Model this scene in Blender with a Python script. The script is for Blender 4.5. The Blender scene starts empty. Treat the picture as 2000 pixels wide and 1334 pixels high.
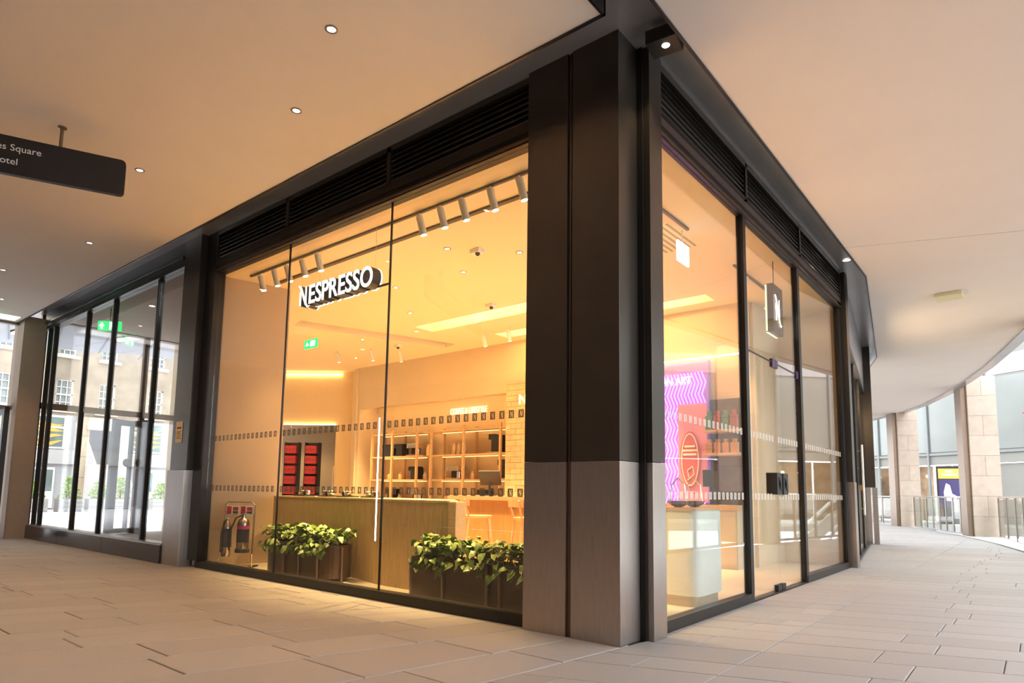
import bpy, bmesh, math, random
from mathutils import Vector, Matrix
from mathutils.geometry import tessellate_polygon
random.seed(7)
R = math.radians
sc = bpy.context.scene
col = sc.collection

# ------------------------------------------------------------------ camera
CAM = (2.170, -3.8525, 1.0)
cam_d = bpy.data.cameras.new('camera'); cam = bpy.data.objects.new('camera', cam_d); col.objects.link(cam)
cam_d.sensor_width = 36.0; cam_d.lens = 36.0 * 1258.0 / 2000.0
cam_d.shift_x = (1000 - 987.0) / 2000.0
cam_d.shift_y = (822.7 - 667.0) / 2000.0
cam_d.clip_start = 0.05; cam_d.clip_end = 300
yaw, pitch, roll = R(39.515), R(6.288), R(0.893)
fwd = Vector((-math.sin(yaw) * math.cos(pitch), math.cos(yaw) * math.cos(pitch), math.sin(pitch)))
rt = Vector((math.cos(yaw), math.sin(yaw), 0)); up = rt.cross(fwd)
r2 = rt * math.cos(roll) + up * math.sin(roll); u2 = up * math.cos(roll) - rt * math.sin(roll)
M3 = Matrix((r2, u2, -fwd)).transposed()
cam.matrix_world = Matrix.Translation(CAM) @ M3.to_4x4()
sc.camera = cam

# ------------------------------------------------------------------ world, view
SKY = 2.7
wd = bpy.data.worlds.new('overcast_sky'); sc.world = wd; wd.use_nodes = True
bg = wd.node_tree.nodes['Background']; bg.inputs[0].default_value = (0.93, 0.96, 1.0, 1); bg.inputs[1].default_value = SKY
sc.view_settings.view_transform = 'Standard'; sc.view_settings.look = 'None'
sc.view_settings.gamma = 1.0; sc.view_settings.use_curve_mapping = False
sc.view_settings.exposure = 0.95
sc.cycles.use_denoising = True
sc.cycles.transparent_max_bounces = 24
sc.cycles.max_bounces = 8; sc.cycles.diffuse_bounces = 4; sc.cycles.glossy_bounces = 4
sc.cycles.caustics_reflective = False; sc.cycles.caustics_refractive = False
sc.cycles.sample_clamp_indirect = 6.0

WARM = (1.0, 0.64, 0.25)
WARM2 = (1.0, 0.72, 0.42)
P_TRACK, P_INT, P_COVE, P_EXT = 75.0, 720.0, 9.0, 50.0

# ------------------------------------------------------------------ materials
MATS = {}
def mat(name, color=(.5, .5, .5), rough=.5, metal=0.0, var=0.0, vscale=8.0, bump=0.0, bscale=60.0, stretch=(1, 1, 1),
        island=0.0, emit=None, estr=0.0, aniso=0.0, spec=0.5, coat=0.0, color2=None):
    if name in MATS: return MATS[name]
    m = bpy.data.materials.new(name); m.use_nodes = True; MATS[name] = m
    nt = m.node_tree; N = nt.nodes; L = nt.links; b = N['Principled BSDF']
    b.inputs['Base Color'].default_value = (*color, 1); b.inputs['Roughness'].default_value = rough
    b.inputs['Metallic'].default_value = metal; b.inputs['Specular IOR Level'].default_value = spec
    b.inputs['Coat Weight'].default_value = coat
    if aniso: b.inputs['Anisotropic'].default_value = aniso
    if emit:
        b.inputs['Emission Color'].default_value = (*emit, 1); b.inputs['Emission Strength'].default_value = estr
    src = None
    if var or color2 or bump:
        tc = N.new('ShaderNodeTexCoord'); mp = N.new('ShaderNodeMapping'); mp.inputs['Scale'].default_value = stretch
        L.new(tc.outputs['Object'], mp.inputs['Vector'])
    if var or color2:
        nz = N.new('ShaderNodeTexNoise'); nz.inputs['Scale'].default_value = vscale; nz.inputs['Detail'].default_value = 5
        L.new(mp.outputs[0], nz.inputs['Vector'])
        rp = N.new('ShaderNodeValToRGB'); L.new(nz.outputs['Fac'], rp.inputs[0])
        c2 = color2 or color
        rp.color_ramp.elements[0].position = .3; rp.color_ramp.elements[1].position = .7
        rp.color_ramp.elements[0].color = tuple(max(0, c * (1 - var)) for c in color) + (1,)
        rp.color_ramp.elements[1].color = tuple(min(1, c * (1 + var)) for c in c2) + (1,)
        src = rp.outputs[0]
    if island:
        gi = N.new('ShaderNodeNewGeometry'); oi = N.new('ShaderNodeObjectInfo')
        ad = N.new('ShaderNodeMath'); ad.operation = 'ADD'; L.new(gi.outputs['Random Per Island'], ad.inputs[0]); L.new(oi.outputs['Random'], ad.inputs[1])
        fr = N.new('ShaderNodeMath'); fr.operation = 'FRACT'; L.new(ad.outputs[0], fr.inputs[0])
        mr = N.new('ShaderNodeMapRange'); mr.inputs[3].default_value = 1 - island; mr.inputs[4].default_value = 1 + island
        L.new(fr.outputs[0], mr.inputs[0])
        mx = N.new('ShaderNodeMix'); mx.data_type = 'RGBA'; mx.blend_type = 'MULTIPLY'; mx.inputs[0].default_value = 1
        if src: L.new(src, mx.inputs[6])
        else: mx.inputs[6].default_value = (*color, 1)
        L.new(mr.outputs[0], mx.inputs[7]); src = mx.outputs[2]
    if src: L.new(src, b.inputs['Base Color'])
    if bump:
        nb = N.new('ShaderNodeTexNoise'); nb.inputs['Scale'].default_value = bscale; nb.inputs['Detail'].default_value = 6
        L.new(mp.outputs[0], nb.inputs['Vector'])
        bp = N.new('ShaderNodeBump'); bp.inputs['Strength'].default_value = bump; bp.inputs['Distance'].default_value = .01
        L.new(nb.outputs['Fac'], bp.inputs['Height']); L.new(bp.outputs[0], b.inputs['Normal'])
    return m

def glass_mat(name, tint=(.97, .98, .97), f0=.045):
    if name in MATS: return MATS[name]
    m = bpy.data.materials.new(name); m.use_nodes = True; MATS[name] = m
    nt = m.node_tree; N = nt.nodes; L = nt.links; N.remove(N['Principled BSDF'])
    out = N['Material Output']
    g = N.new('ShaderNodeNewGeometry'); d = N.new('ShaderNodeVectorMath'); d.operation = 'DOT_PRODUCT'
    L.new(g.outputs['Incoming'], d.inputs[0]); L.new(g.outputs['Normal'], d.inputs[1])
    a = N.new('ShaderNodeMath'); a.operation = 'ABSOLUTE'; L.new(d.outputs['Value'], a.inputs[0])
    o = N.new('ShaderNodeMath'); o.operation = 'SUBTRACT'; o.inputs[0].default_value = 1; L.new(a.outputs[0], o.inputs[1])
    p = N.new('ShaderNodeMath'); p.operation = 'POWER'; p.inputs[1].default_value = 5; L.new(o.outputs[0], p.inputs[0])
    k = N.new('ShaderNodeMath'); k.operation = 'MULTIPLY_ADD'; k.inputs[1].default_value = 1 - f0; k.inputs[2].default_value = f0
    L.new(p.outputs[0], k.inputs[0])
    t = N.new('ShaderNodeBsdfTransparent'); t.inputs[0].default_value = (*tint, 1)
    gl = N.new('ShaderNodeBsdfGlossy'); gl.inputs['Roughness'].default_value = 0.0
    mx = N.new('ShaderNodeMixShader'); L.new(k.outputs[0], mx.inputs[0]); L.new(t.outputs[0], mx.inputs[1]); L.new(gl.outputs[0], mx.inputs[2])
    L.new(mx.outputs[0], out.inputs[0])
    return m

def brick_mat(name, c1, c2, mortar, bw, bh, ms=.01, rough=.85, rot=(0, 0, 0)):
    if name in MATS: return MATS[name]
    m = mat(name, c1, rough); nt = m.node_tree; N = nt.nodes; L = nt.links
    tc = N.new('ShaderNodeTexCoord'); mp = N.new('ShaderNodeMapping'); mp.inputs['Rotation'].default_value = rot
    L.new(tc.outputs['Object'], mp.inputs[0])
    bt = N.new('ShaderNodeTexBrick'); bt.inputs['Color1'].default_value = (*c1, 1); bt.inputs['Color2'].default_value = (*c2, 1)
    bt.inputs['Mortar'].default_value = (*mortar, 1); bt.inputs['Scale'].default_value = 1
    bt.inputs['Brick Width'].default_value = bw; bt.inputs['Row Height'].default_value = bh; bt.inputs['Mortar Size'].default_value = ms
    L.new(mp.outputs[0], bt.inputs[0])
    nz = N.new('ShaderNodeTexNoise'); nz.inputs['Scale'].default_value = 1.3; nz.inputs['Detail'].default_value = 8
    L.new(tc.outputs['Object'], nz.inputs[0])
    mx = N.new('ShaderNodeMix'); mx.data_type = 'RGBA'; mx.blend_type = 'OVERLAY'; mx.inputs[0].default_value = .55
    L.new(bt.outputs[0], mx.inputs[6]); L.new(nz.outputs['Fac'], mx.inputs[7]); L.new(mx.outputs[2], N['Principled BSDF'].inputs['Base Color'])
    return m

paver_m = mat('granite_paver', (.36, .345, .335), .6, var=.2, vscale=220, bump=.12, bscale=160, island=.07)
grout_m = mat('grout', (.09, .075, .065), .9, var=.2, vscale=20)
plaster_m = mat('ceiling_plaster', (.80, .73, .67), .9, var=.015, vscale=1.5)
black_m = mat('black_frame_metal', (.018, .016, .015), .38, .3, var=.15, vscale=6)
bronze_m = mat('bronze_anodised_frame', (.16, .105, .075), .35, .7, var=.1, vscale=5)
dark_m = mat('dark_bronze_cladding', (.085, .072, .060), .28, .75, var=.06, vscale=3, bump=.02, bscale=30)
soffit_m = mat('dark_soffit_metal', (.42, .41, .43), .25, .4, var=.06, vscale=2)
steel_m = mat('brushed_steel', (.42, .37, .34), .34, 1.0, var=.10, vscale=9, stretch=(30, 30, .6), bump=.02, bscale=8, aniso=.4)
chrome_m = mat('polished_chrome', (.75, .73, .70), .12, 1.0, var=.03, vscale=4)
white_m = mat('white_paint', (.82, .80, .76), .5, var=.02, vscale=5)
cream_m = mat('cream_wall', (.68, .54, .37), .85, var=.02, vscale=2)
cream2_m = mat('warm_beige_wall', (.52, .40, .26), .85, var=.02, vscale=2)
shopfloor_m = mat('shop_floor_terrazzo', (.64, .58, .48), .45, var=.06, vscale=60)
wood_m = mat('oak_ribbed_wood', (.42, .29, .13), .5, var=.16, vscale=5, stretch=(12, 12, .8))
oak_m = mat('pale_oak', (.60, .38, .20), .5, var=.12, vscale=6, stretch=(1, 10, 10))
barwood_m = mat('bar_front_wood', (.27, .125, .045), .5, var=.15, vscale=5, stretch=(10, 10, .7))
pinktop_m = mat('pink_stone_top', (.48, .22, .15), .4, var=.08, vscale=14)
planter_m = mat('dark_bronze_planter', (.085, .050, .030), .38, .6, var=.15, vscale=4, stretch=(1, 1, 12))
leaf_m = mat('variegated_leaf', (.035, .10, .012), .38, color2=(.20, .30, .06), var=.1, vscale=26, island=.4)
soil_m = mat('potting_soil', (.03, .022, .015), .95, var=.3, vscale=40)
red_m = mat('extinguisher_label_red', (.55, .03, .03), .5, var=.05)
mag_m = mat('magenta_label', (.45, .05, .22), .5, var=.05)
blackp_m = mat('black_plastic', (.012, .012, .013), .5, var=.1)
paper_m = mat('cream_paper', (.80, .66, .42), .8, var=.02)
print_m = mat('dark_print', (.10, .07, .05), .8, var=.02)
whitep_m = mat('white_print', (.85, .83, .80), .6, var=.01)
decal_m = mat('grey_vinyl_decal', (.17, .155, .12), .6, var=.04)
tile_m = mat('cream_glazed_tile', (.66, .50, .31), .35, var=.12, vscale=7, island=.12)
stone_m = mat('sandstone_block', (.52, .43, .35), .8, var=.08, vscale=5, bump=.1, bscale=50, island=.07)
reflection_m = mat('reflected_tube_glow', (1, 1, 1), .5, emit=(1, .93, .82), estr=3)  # glow for the reflected light line in the left window
cove_m = mat('cove_led_strip', (1, 1, 1), .5, emit=WARM, estr=P_COVE * 3)
coveh_m = mat('cove_led_strip_soft', (1, 1, 1), .5, emit=WARM, estr=P_COVE * .9)
lens_m = mat('lamp_lens', (1, 1, 1), .4, emit=WARM2, estr=14)
lensx_m = mat('downlight_lens', (1, 1, 1), .4, emit=(1, .88, .74), estr=10)
sign_m = mat('sign_face_lit', (1, .98, .94), .5, emit=(1, .95, .88), estr=1.1)
halo_m = mat('letter_halo_led', (1, 1, 1), .5, emit=(.85, .92, 1), estr=1.1)
neon_m = mat('warm_neon', (1, .9, .6), .5, emit=(1, .80, .42), estr=1.1)
purple_m = mat('purple_led_line', (.6, .2, 1), .5, emit=(.50, .16, 1.0), estr=3.2)
green_m = mat('exit_green', (.0, .5, .1), .5, emit=(.0, .60, .12), estr=1.3)
exitw_m = mat('exit_white', (1, 1, 1), .5, emit=(1, 1, 1), estr=1.6)
glass_m = glass_mat('clear_glass')
dglass_m = glass_mat('screen_glass', (.98, .985, .985), .025)
bglass_m = glass_mat('balustrade_glass', (.86, .92, .90), .05)

# ------------------------------------------------------------------ mesh helpers
class MB:
    def __init__(s): s.v = []; s.f = []
    def add(s, v, f):
        o = len(s.v); s.v += [tuple(p) for p in v]; s.f += [tuple(i + o for i in q) for q in f]; return s
    def box(s, x0, x1, y0, y1, z0, z1):
        v = [(x0, y0, z0), (x1, y0, z0), (x1, y1, z0), (x0, y1, z0), (x0, y0, z1), (x1, y0, z1), (x1, y1, z1), (x0, y1, z1)]
        return s.add(v, [(3, 2, 1, 0), (4, 5, 6, 7), (0, 1, 5, 4), (1, 2, 6, 5), (2, 3, 7, 6), (3, 0, 4, 7)])
    def obox(s, c, d, rz=0, rx=0, ry=0):
        m = Matrix.Translation(c) @ Matrix.Rotation(rz, 4, 'Z') @ Matrix.Rotation(ry, 4, 'Y') @ Matrix.Rotation(rx, 4, 'X')
        t = MB().box(-d[0] / 2, d[0] / 2, -d[1] / 2, d[1] / 2, -d[2] / 2, d[2] / 2)
        return s.add([m @ Vector(p) for p in t.v], t.f)
    def prism(s, poly, z0, z1, holes=()):
        loops = [list(poly)] + [list(h) for h in holes]
        flat = [p for l in loops for p in l]; n = len(flat)
        tris = tessellate_polygon([[Vector((p[0], p[1], 0)) for p in l] for l in loops])
        v = [(p[0], p[1], z0) for p in flat] + [(p[0], p[1], z1) for p in flat]; f = []
        for t in tris:
            a, b, c = [Vector((*flat[i][:2], 0)) for i in t]
            if (b - a).cross(c - a).z < 0: t = t[::-1]
            f += [tuple(t[::-1]), tuple(i + n for i in t)]
        o = 0
        for li, l in enumerate(loops):
            k = len(l); ar = sum(l[i][0] * l[(i + 1) % k][1] - l[(i + 1) % k][0] * l[i][1] for i in range(k))
            for i in range(k):
                a, b = o + i, o + (i + 1) % k
                f.append((a, b, b + n, a + n) if (ar > 0) == (li == 0) else (b, a, a + n, b + n))
            o += k
        return s.add(v, f)
    def seg(s, a, b, w, z0, z1):                       # vertical slab along a line in plan
        a = Vector(a[:2]); b = Vector(b[:2]); d = (b - a).normalized(); n = Vector((-d.y, d.x)) * w / 2
        return s.prism([a - n, b - n, b + n, a + n], z0, z1)
    def cyl(s, p0, p1, r0, r1=None, n=12, cap=True):
        r1 = r0 if r1 is None else r1; p0 = Vector(p0); p1 = Vector(p1); d = (p1 - p0).normalized()
        a = d.orthogonal().normalized(); b = d.cross(a)
        v = [p0 + (a * math.cos(2 * math.pi * i / n) + b * math.sin(2 * math.pi * i / n)) * r0 for i in range(n)]
        v += [p1 + (a * math.cos(2 * math.pi * i / n) + b * math.sin(2 * math.pi * i / n)) * r1 for i in range(n)]
        f = [(i, (i + 1) % n, n + (i + 1) % n, n + i) for i in range(n)]
        if cap: f += [tuple(range(n))[::-1], tuple(range(n, 2 * n))]
        return s.add(v, f)
    def tube(s, pts, r, n=8):
        for a, b in zip(pts[:-1], pts[1:]): s.cyl(a, b, r, n=n)
        return s
    def lathe(s, prof, c=(0, 0, 0), n=20, cap=True):
        v = []; f = []
        for r, z in prof:
            v += [(c[0] + r * math.cos(2 * math.pi * i / n), c[1] + r * math.sin(2 * math.pi * i / n), c[2] + z) for i in range(n)]
        for k in range(len(prof) - 1):
            f += [(k * n + i, k * n + (i + 1) % n, (k + 1) * n + (i + 1) % n, (k + 1) * n + i) for i in range(n)]
        if cap: f += [tuple(range(n))[::-1], tuple((len(prof) - 1) * n + i for i in range(n))]
        return s.add(v, f)
    def map(s, fn): s.v = [tuple(fn(Vector(p))) for p in s.v]; return s
    def mesh(s, name, m, bev=0, smooth=False):
        me = bpy.data.meshes.new(name); me.from_pydata(s.v, [], s.f); me.update()
        if bev:
            bm = bmesh.new(); bm.from_mesh(me); bmesh.ops.remove_doubles(bm, verts=bm.verts, dist=1e-5)
            bmesh.ops.bevel(bm, geom=[e for e in bm.edges if len(e.link_faces) == 2 and e.calc_face_angle(0) > .6], offset=bev, segments=2, affect='EDGES', profile=.7)
            bm.to_mesh(me); bm.free()
        if smooth:
            for p in me.polygons: p.use_smooth = True
            try: me.set_sharp_from_angle(angle=R(35))
            except Exception: pass
        if m: me.materials.append(m)
        return me
    def build(s, name, m, parent=None, bev=0, smooth=False, world=True):
        if parent is not None and world:
            l = parent_loc(parent); s.v = [(p[0] - l[0], p[1] - l[1], p[2] - l[2]) for p in s.v]
        o = bpy.data.objects.new(name, s.mesh(name, m, bev, smooth)); col.objects.link(o)
        if parent is not None: o.parent = parent
        return o

def parent_loc(o):
    l = Vector((0, 0, 0))
    while o is not None: l += o.location; o = o.parent
    return l
def tag(o, label=None, cat=None, group=None, kind=None):
    if label: o['label'] = label
    if cat: o['category'] = cat
    if group: o['group'] = group
    if kind: o['kind'] = kind
    return o
def thing(name, loc, label, cat, group=None, rz=0, kind=None):
    o = bpy.data.objects.new(name, None); col.objects.link(o); o.location = loc; o.rotation_euler = (0, 0, rz); o.empty_display_size = .1
    return tag(o, label, cat, group, kind)
def struct(name, loc, label=None):
    o = bpy.data.objects.new(name, None); col.objects.link(o); o.location = loc; o.empty_display_size = .1
    o['kind'] = 'structure'
    if label: o['label'] = label
    return o
def smesh(mb, name, m, label=None, **k):
    o = mb.build(name, m, **k); o['kind'] = 'structure'
    if label: o['label'] = label
    return o
def copy_tree(o, parent=None):
    c = o.copy(); col.objects.link(c)
    if parent is not None: c.parent = parent
    for ch in list(o.children): copy_tree(ch, c)
    return c
def lamp(kind, loc, energy, color, parent=None, size=.05, aim=None, spot=100, blend=.6, name='lamp_light'):
    d = bpy.data.lights.new(name, kind); d.energy = energy; d.color = color
    if kind == 'SPOT': d.spot_size = R(spot); d.spot_blend = blend; d.shadow_soft_size = size
    elif kind == 'POINT': d.shadow_soft_size = size
    o = bpy.data.objects.new(name, d); col.objects.link(o)
    w = Vector(loc)
    o.location = w - parent_loc(parent) if parent is not None else w
    if parent is not None: o.parent = parent
    if aim is not None:
        o.rotation_euler = (Vector(aim) - w).to_track_quat('-Z', 'Y').to_euler()
    return o
def glyphs(text, size, ext, bold=0.0):
    c = bpy.data.curves.new('lettering', 'FONT'); c.body = text; c.size = size; c.extrude = ext; c.offset = bold; c.resolution_u = 4
    o = bpy.data.objects.new('lettering', c); col.objects.link(o)
    dg = bpy.context.evaluated_depsgraph_get(); me = bpy.data.meshes.new_from_object(o.evaluated_get(dg))
    v = [tuple(p.co) for p in me.vertices]; f = [tuple(p.vertices) for p in me.polygons]
    bpy.data.objects.remove(o); bpy.data.meshes.remove(me)
    return v, f
def text_on(parent, text, size, ext, fn, m, name='lettering', bold=0.0, xs=1.0):
    v, f = glyphs(text, size, ext, bold)
    mb = MB(); mb.add([fn(p[0] * xs, p[1], p[2]) for p in v], f)
    return mb.build(name, m, parent)
def nlogo(s, ext):
    """swash N, unit height s, drawn in x/y with depth ext"""
    mb = MB()
    def poly(p): mb.prism([(x * s, y * s) for x, y in p], -ext, ext)
    poly([(.00, .0), (.12, .0), (.12, .80), (.00, .72)])
    poly([(-.16, 1.06), (-.06, 1.10), (.06, 1.06), (.15, .95), (.62, .06), (.70, -.06), (.60, -.08), (.50, -.02), (.02, .90), (-.06, 1.0)])
    poly([(.60, -.08), (.70, -.06), (.80, -.12), (.92, -.10), (.80, -.20), (.68, -.18)])
    poly([(.50, .20), (.60, .02), (.60, .95), (.50, .95)])
    return mb

# ================================================================== STRUCTURE
ZC, ZS, ZI = 4.12, 4.37, 3.82
EDGE = [(-5.5, 29), (-3.11, 25.62), (-1.51, 23.25), (-.66, 21.36), (.15, 19.1), (.79, 16.93), (1.33, 14.9), (1.79, 12.76), (2.15, 10.96), (2.55, 8), (3.0, 4.5), (3.8, 1.0), (5.4, -1.6), (8.5, -3.6), (12, -4.6)]
FAC = [(.05, 6.75), (-.72, 12.3), (-2.6, 18), (-6, 26)]
def edge_x(y):
    for a, b in zip(EDGE[:-1], EDGE[1:]):
        if b[1] <= y <= a[1]: return a[0] + (b[0] - a[0]) * (y - a[1]) / (b[1] - a[1])
    return 12 if y < 0 else -6
def fac_x(y):
    if y < 0: return .123 * y
    if y < 6.75: return .03
    for a, b in zip(FAC[:-1], FAC[1:]):
        if a[1] <= y <= b[1]: return a[0] + (b[0] - a[0]) * (y - a[1]) / (b[1] - a[1])
    return -6
# --- floor with pavers
mall_poly = [(-13.2, -9), (12, -9)] + [(x + .12, y) for x, y in EDGE[::-1]] + [(-9, 29), (-6, 26), (-2.6, 18), (-.72, 12.3), (.05, 6.75), (-.3, 6.7), (-.3, .3), (-13.2, .3)]
floor = smesh(MB().prism(mall_poly, -.30, -.008), 'floor', grout_m, 'skewed granite paving of the covered mall walkway')
pav = []
def skew(u): return math.tan(R(7 + 16 * min(1, max(0, -u / 1.6))))
u = 0.0
while u > -13.2:
    w = random.choice((.30, .34, .38, .43, .46)); u1 = u; u0 = u - w; y = .10 - random.random() * .7
    yy = .10
    while yy > -8.5:
        y0 = max(y, -8.6)
        g = .0045
        pts = [(u0 + y0 * skew(u0) + g, y0 + g), (u1 + y0 * skew(u1) - g, y0 + g), (u1 + yy * skew(u1) - g, yy - g), (u0 + yy * skew(u0) + g, yy - g)]
        if yy - y0 > .05: pav.append(pts)
        yy = y; y = y - random.uniform(.62, 1.0)
    u = u0
v = -9.0; T = math.tan(R(20))
while v < 27:
    w = random.choice((.24, .30, .34, .40, .42)); g = .0045
    def xl(vv):
        y = vv / (1 - .123 * T)
        if y < 0: return .123 * y
        return fac_x(vv + fac_x(vv) * T)
    xa = [xl(v), xl(v + w)]; xc = (xa[0] + xa[1]) / 2; first = True
    while True:
        xn = xc + random.uniform(.55, .95) * (random.random() * .7 + .3 if first else 1)
        if xc < .70 < xn or (first and xn > .55 and xc < .7): xn = .73
        ya, yb = v, v + w
        l0, l1 = (xa[0], xa[1]) if first else (xc, xc)
        h = .6 * g; pts = [(l0 + h, ya + l0 * T + g), (xn - h, ya + xn * T + g), (xn - h, yb + xn * T - g), (l1 + h, yb + l1 * T - g)]
        cy = sum(p[1] for p in pts) / 4
        ex = edge_x(min(max(cy, -8.9), 28.9))
        if xc > ex - .05 or cy > 27: break
        if xn > ex - .3: xn = ex; pts = [pts[0], (edge_x(ya + ex * T) - g, ya + ex * T + g), (edge_x(yb + ex * T) - g, yb + ex * T - g), pts[3]]
        if cy > -8.8 and xc < 7: pav.append(pts)
        xc = xn; first = False
    v += w
def screen_area(pts):
    q = []
    for x, y in pts:
        d = Vector((x, y, 0)) - Vector(CAM); z = d.dot(fwd)
        if z < .3: return 0
        q.append((987 + 1258 * d.dot(r2) / z, 822.7 - 1258 * d.dot(u2) / z))
    cx = sum(p[0] for p in q) / 4; cy = sum(p[1] for p in q) / 4
    if not (-40 < cx < 2040 and cy < 1370): return 0
    return abs(sum(q[i][0] * q[(i + 1) % 4][1] - q[(i + 1) % 4][0] * q[i][1] for i in range(4))) / 2
pav.sort(key=screen_area, reverse=True)
def paver_mb(pts, mb):
    c = Vector((sum(p[0] for p in pts) / 4, sum(p[1] for p in pts) / 4))
    top = [(p[0] + (c.x - p[0]) * .012, p[1] + (c.y - p[1]) * .012) for p in pts]; z = random.uniform(-.0008, .0008)
    vv = [(p[0], p[1], -.03) for p in pts] + [(p[0], p[1], -.004 + z) for p in pts] + [(p[0], p[1], z) for p in top]
    return mb.add(vv, [(0, 1, 5, 4), (1, 2, 6, 5), (2, 3, 7, 6), (3, 0, 4, 7), (4, 5, 9, 8), (5, 6, 10, 9), (6, 7, 11, 10), (7, 4, 8, 11), (8, 9, 10, 11)])
for p in pav[:300]: paver_mb(p, MB()).build('paver', paver_m, floor)
rest = MB()
for p in pav[300:]: paver_mb(p, rest)
tag(rest.build('paver_field', paver_m, floor), kind='stuff')
# --- ceilings
smesh(MB().prism([(-12.95, -.46), (-12.95, -9), (.155, -9), (.155, -.46)][::-1], ZC, ZC + .2), 'ceiling', plaster_m, 'smooth plaster ceiling over the passage left of the shop corner')
cin = [(.46, -9), (.46, 6.2), (-.42, 12.2), (-.98, 14.1), (-3.5, 20), (-7, 27)]
JY = lambda x: 4.86 + (x - .46) * .375
ca = [(.46, -9), (12, -9), (12, -4.6), (8.5, -3.6), (5.4, -1.6), (3.8, 1.0), (3.0, 4.5), (2.83, JY(2.83) - .008), (.46, JY(.46) - .008)]  # out-of-view near end reaches further out to cut daylight
cb = [(.46, JY(.46) + .008), (2.83, JY(2.83) + .008), (2.55, 8)] + EDGE[:9][::-1] + [(-9, 29), (-7, 27)] + cin[1:5][::-1]
smesh(MB().prism(ca, ZC, ZC + .2).prism(cb, ZC, ZC + .2).prism([(.46, 4.4), (2.9, 5.3), (2.8, 6.2), (.46, 5.4)], ZC + .05, ZC + .2), 'ceiling', plaster_m, 'smooth plaster ceiling curving along the atrium walkway')
# dark recess soffit
so = MB()
so.box(-13, .7, -.75, .5, ZS, ZS + .1); so.box(.0, .7, -9, -.75, ZS, ZS + .1); so.box(-.4, .75, .5, 6.6, ZS, ZS + .1)
so.prism([(-.4, 6.6), (.75, 6.6), (.05, 12.5), (-.4, 14.4), (-1.3, 14.4), (-1.1, 12.3)], ZS, ZS + .1)
so.prism([(-1.3, 14.2), (-.4, 14.2), (-2.8, 20.3), (-6.5, 27.3), (-8, 27), (-4, 20)], ZS, ZS + .1)
smesh(so, 'trim_1', soffit_m, 'dark metal soffit panels in the shadow gap above the shopfront')
tr = MB()
tr.box(-12.95, .165, -.475, -.455, ZC - .012, ZS); tr.box(.145, .165, -9, -.46, ZC - .012, ZS); tr.box(.45, .47, -9, 6.2, ZC - .012, ZS)
for a, b in zip(cin[1:-1], cin[2:]): tr.seg(a, b, .02, ZC - .012, ZS)
smesh(tr, 'trim_2', black_m, 'thin black edge trim around the plaster ceilings')
te = MB()
for a, b in zip(EDGE[:-1], EDGE[1:]): te.seg((a[0] + .1, a[1]), (b[0] + .1, b[1]), .2, ZC - .03, ZC + .35)
smesh(te, 'trim_3', soffit_m, 'dark curved metal fascia along the atrium edge of the ceiling')
# --- shop shell
A_h = [(-7.25, 2.1), (-6.32, 4.9), (-6.72, 5.03), (-7.65, 2.23)]
B_h = [(-6.0, 3.55), (-1.6, 3.55), (-1.6, 3.98), (-6.0, 3.98)]
C_h = [(-5.2, 4.75), (-1.3, 4.75), (-1.3, 5.1), (-5.2, 5.1)]
shop_poly = [(-6.12, .13), (-.05, .13), (-.02, 6.7), (-.95, 6.7), (-.95, 5.42), (-5.0, 5.42), (-9.95, 5.42), (-10.5, 5.72), (-13.4, 3.6), (-5.9, 1.05)]
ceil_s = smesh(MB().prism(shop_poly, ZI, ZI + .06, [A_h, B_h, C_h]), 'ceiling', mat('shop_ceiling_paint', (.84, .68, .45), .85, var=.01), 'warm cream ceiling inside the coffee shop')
rc = MB()
def recess(h, z0, z1):
    for a, b in zip(h, h[1:] + h[:1]): rc.seg(a, b, .012, z0, z1)
    rc.prism(h, z1, z1 + .02)
for h in (A_h, B_h, C_h): recess(h, ZI + .01, ZI + .30)
smesh(rc, 'trim_4', mat('cove_paint', (.88, .78, .60), .85, var=.01), 'lit recessed coves in the shop ceiling')
def strip(a, b, z, m, name='cove_light', lab='', off=.04):
    o = MB().seg(a, b, .03, z, z + .02).build(name, m); return tag(o, lab, 'light')
strip((-7.18, 2.2), (-6.34, 4.75), ZI + .06, cove_m, lab='warm strip of light hidden in the left ceiling cove')
strip((-5.9, 3.60), (-1.7, 3.60), ZI + .06, cove_m, lab='warm strip of light hidden in the middle ceiling cove')
strip((-5.1, 4.80), (-1.4, 4.80), ZI + .06, cove_m, lab='warm strip of light hidden in the ceiling cove nearest the back wall')
smesh(MB().prism(shop_poly[:3] + shop_poly[3:], -.2, .004), 'floor', shopfloor_m, 'pale speckled floor inside the shop')
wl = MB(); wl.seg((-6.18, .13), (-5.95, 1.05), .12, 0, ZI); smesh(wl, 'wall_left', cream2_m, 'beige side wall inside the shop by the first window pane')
wl = MB(); wl.seg((-5.95, 1.05), (-13.4, 2.75), .1, 0, ZS); smesh(wl, 'wall_lobby', cream2_m, 'beige wall between the lobby and the shop')
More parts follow.
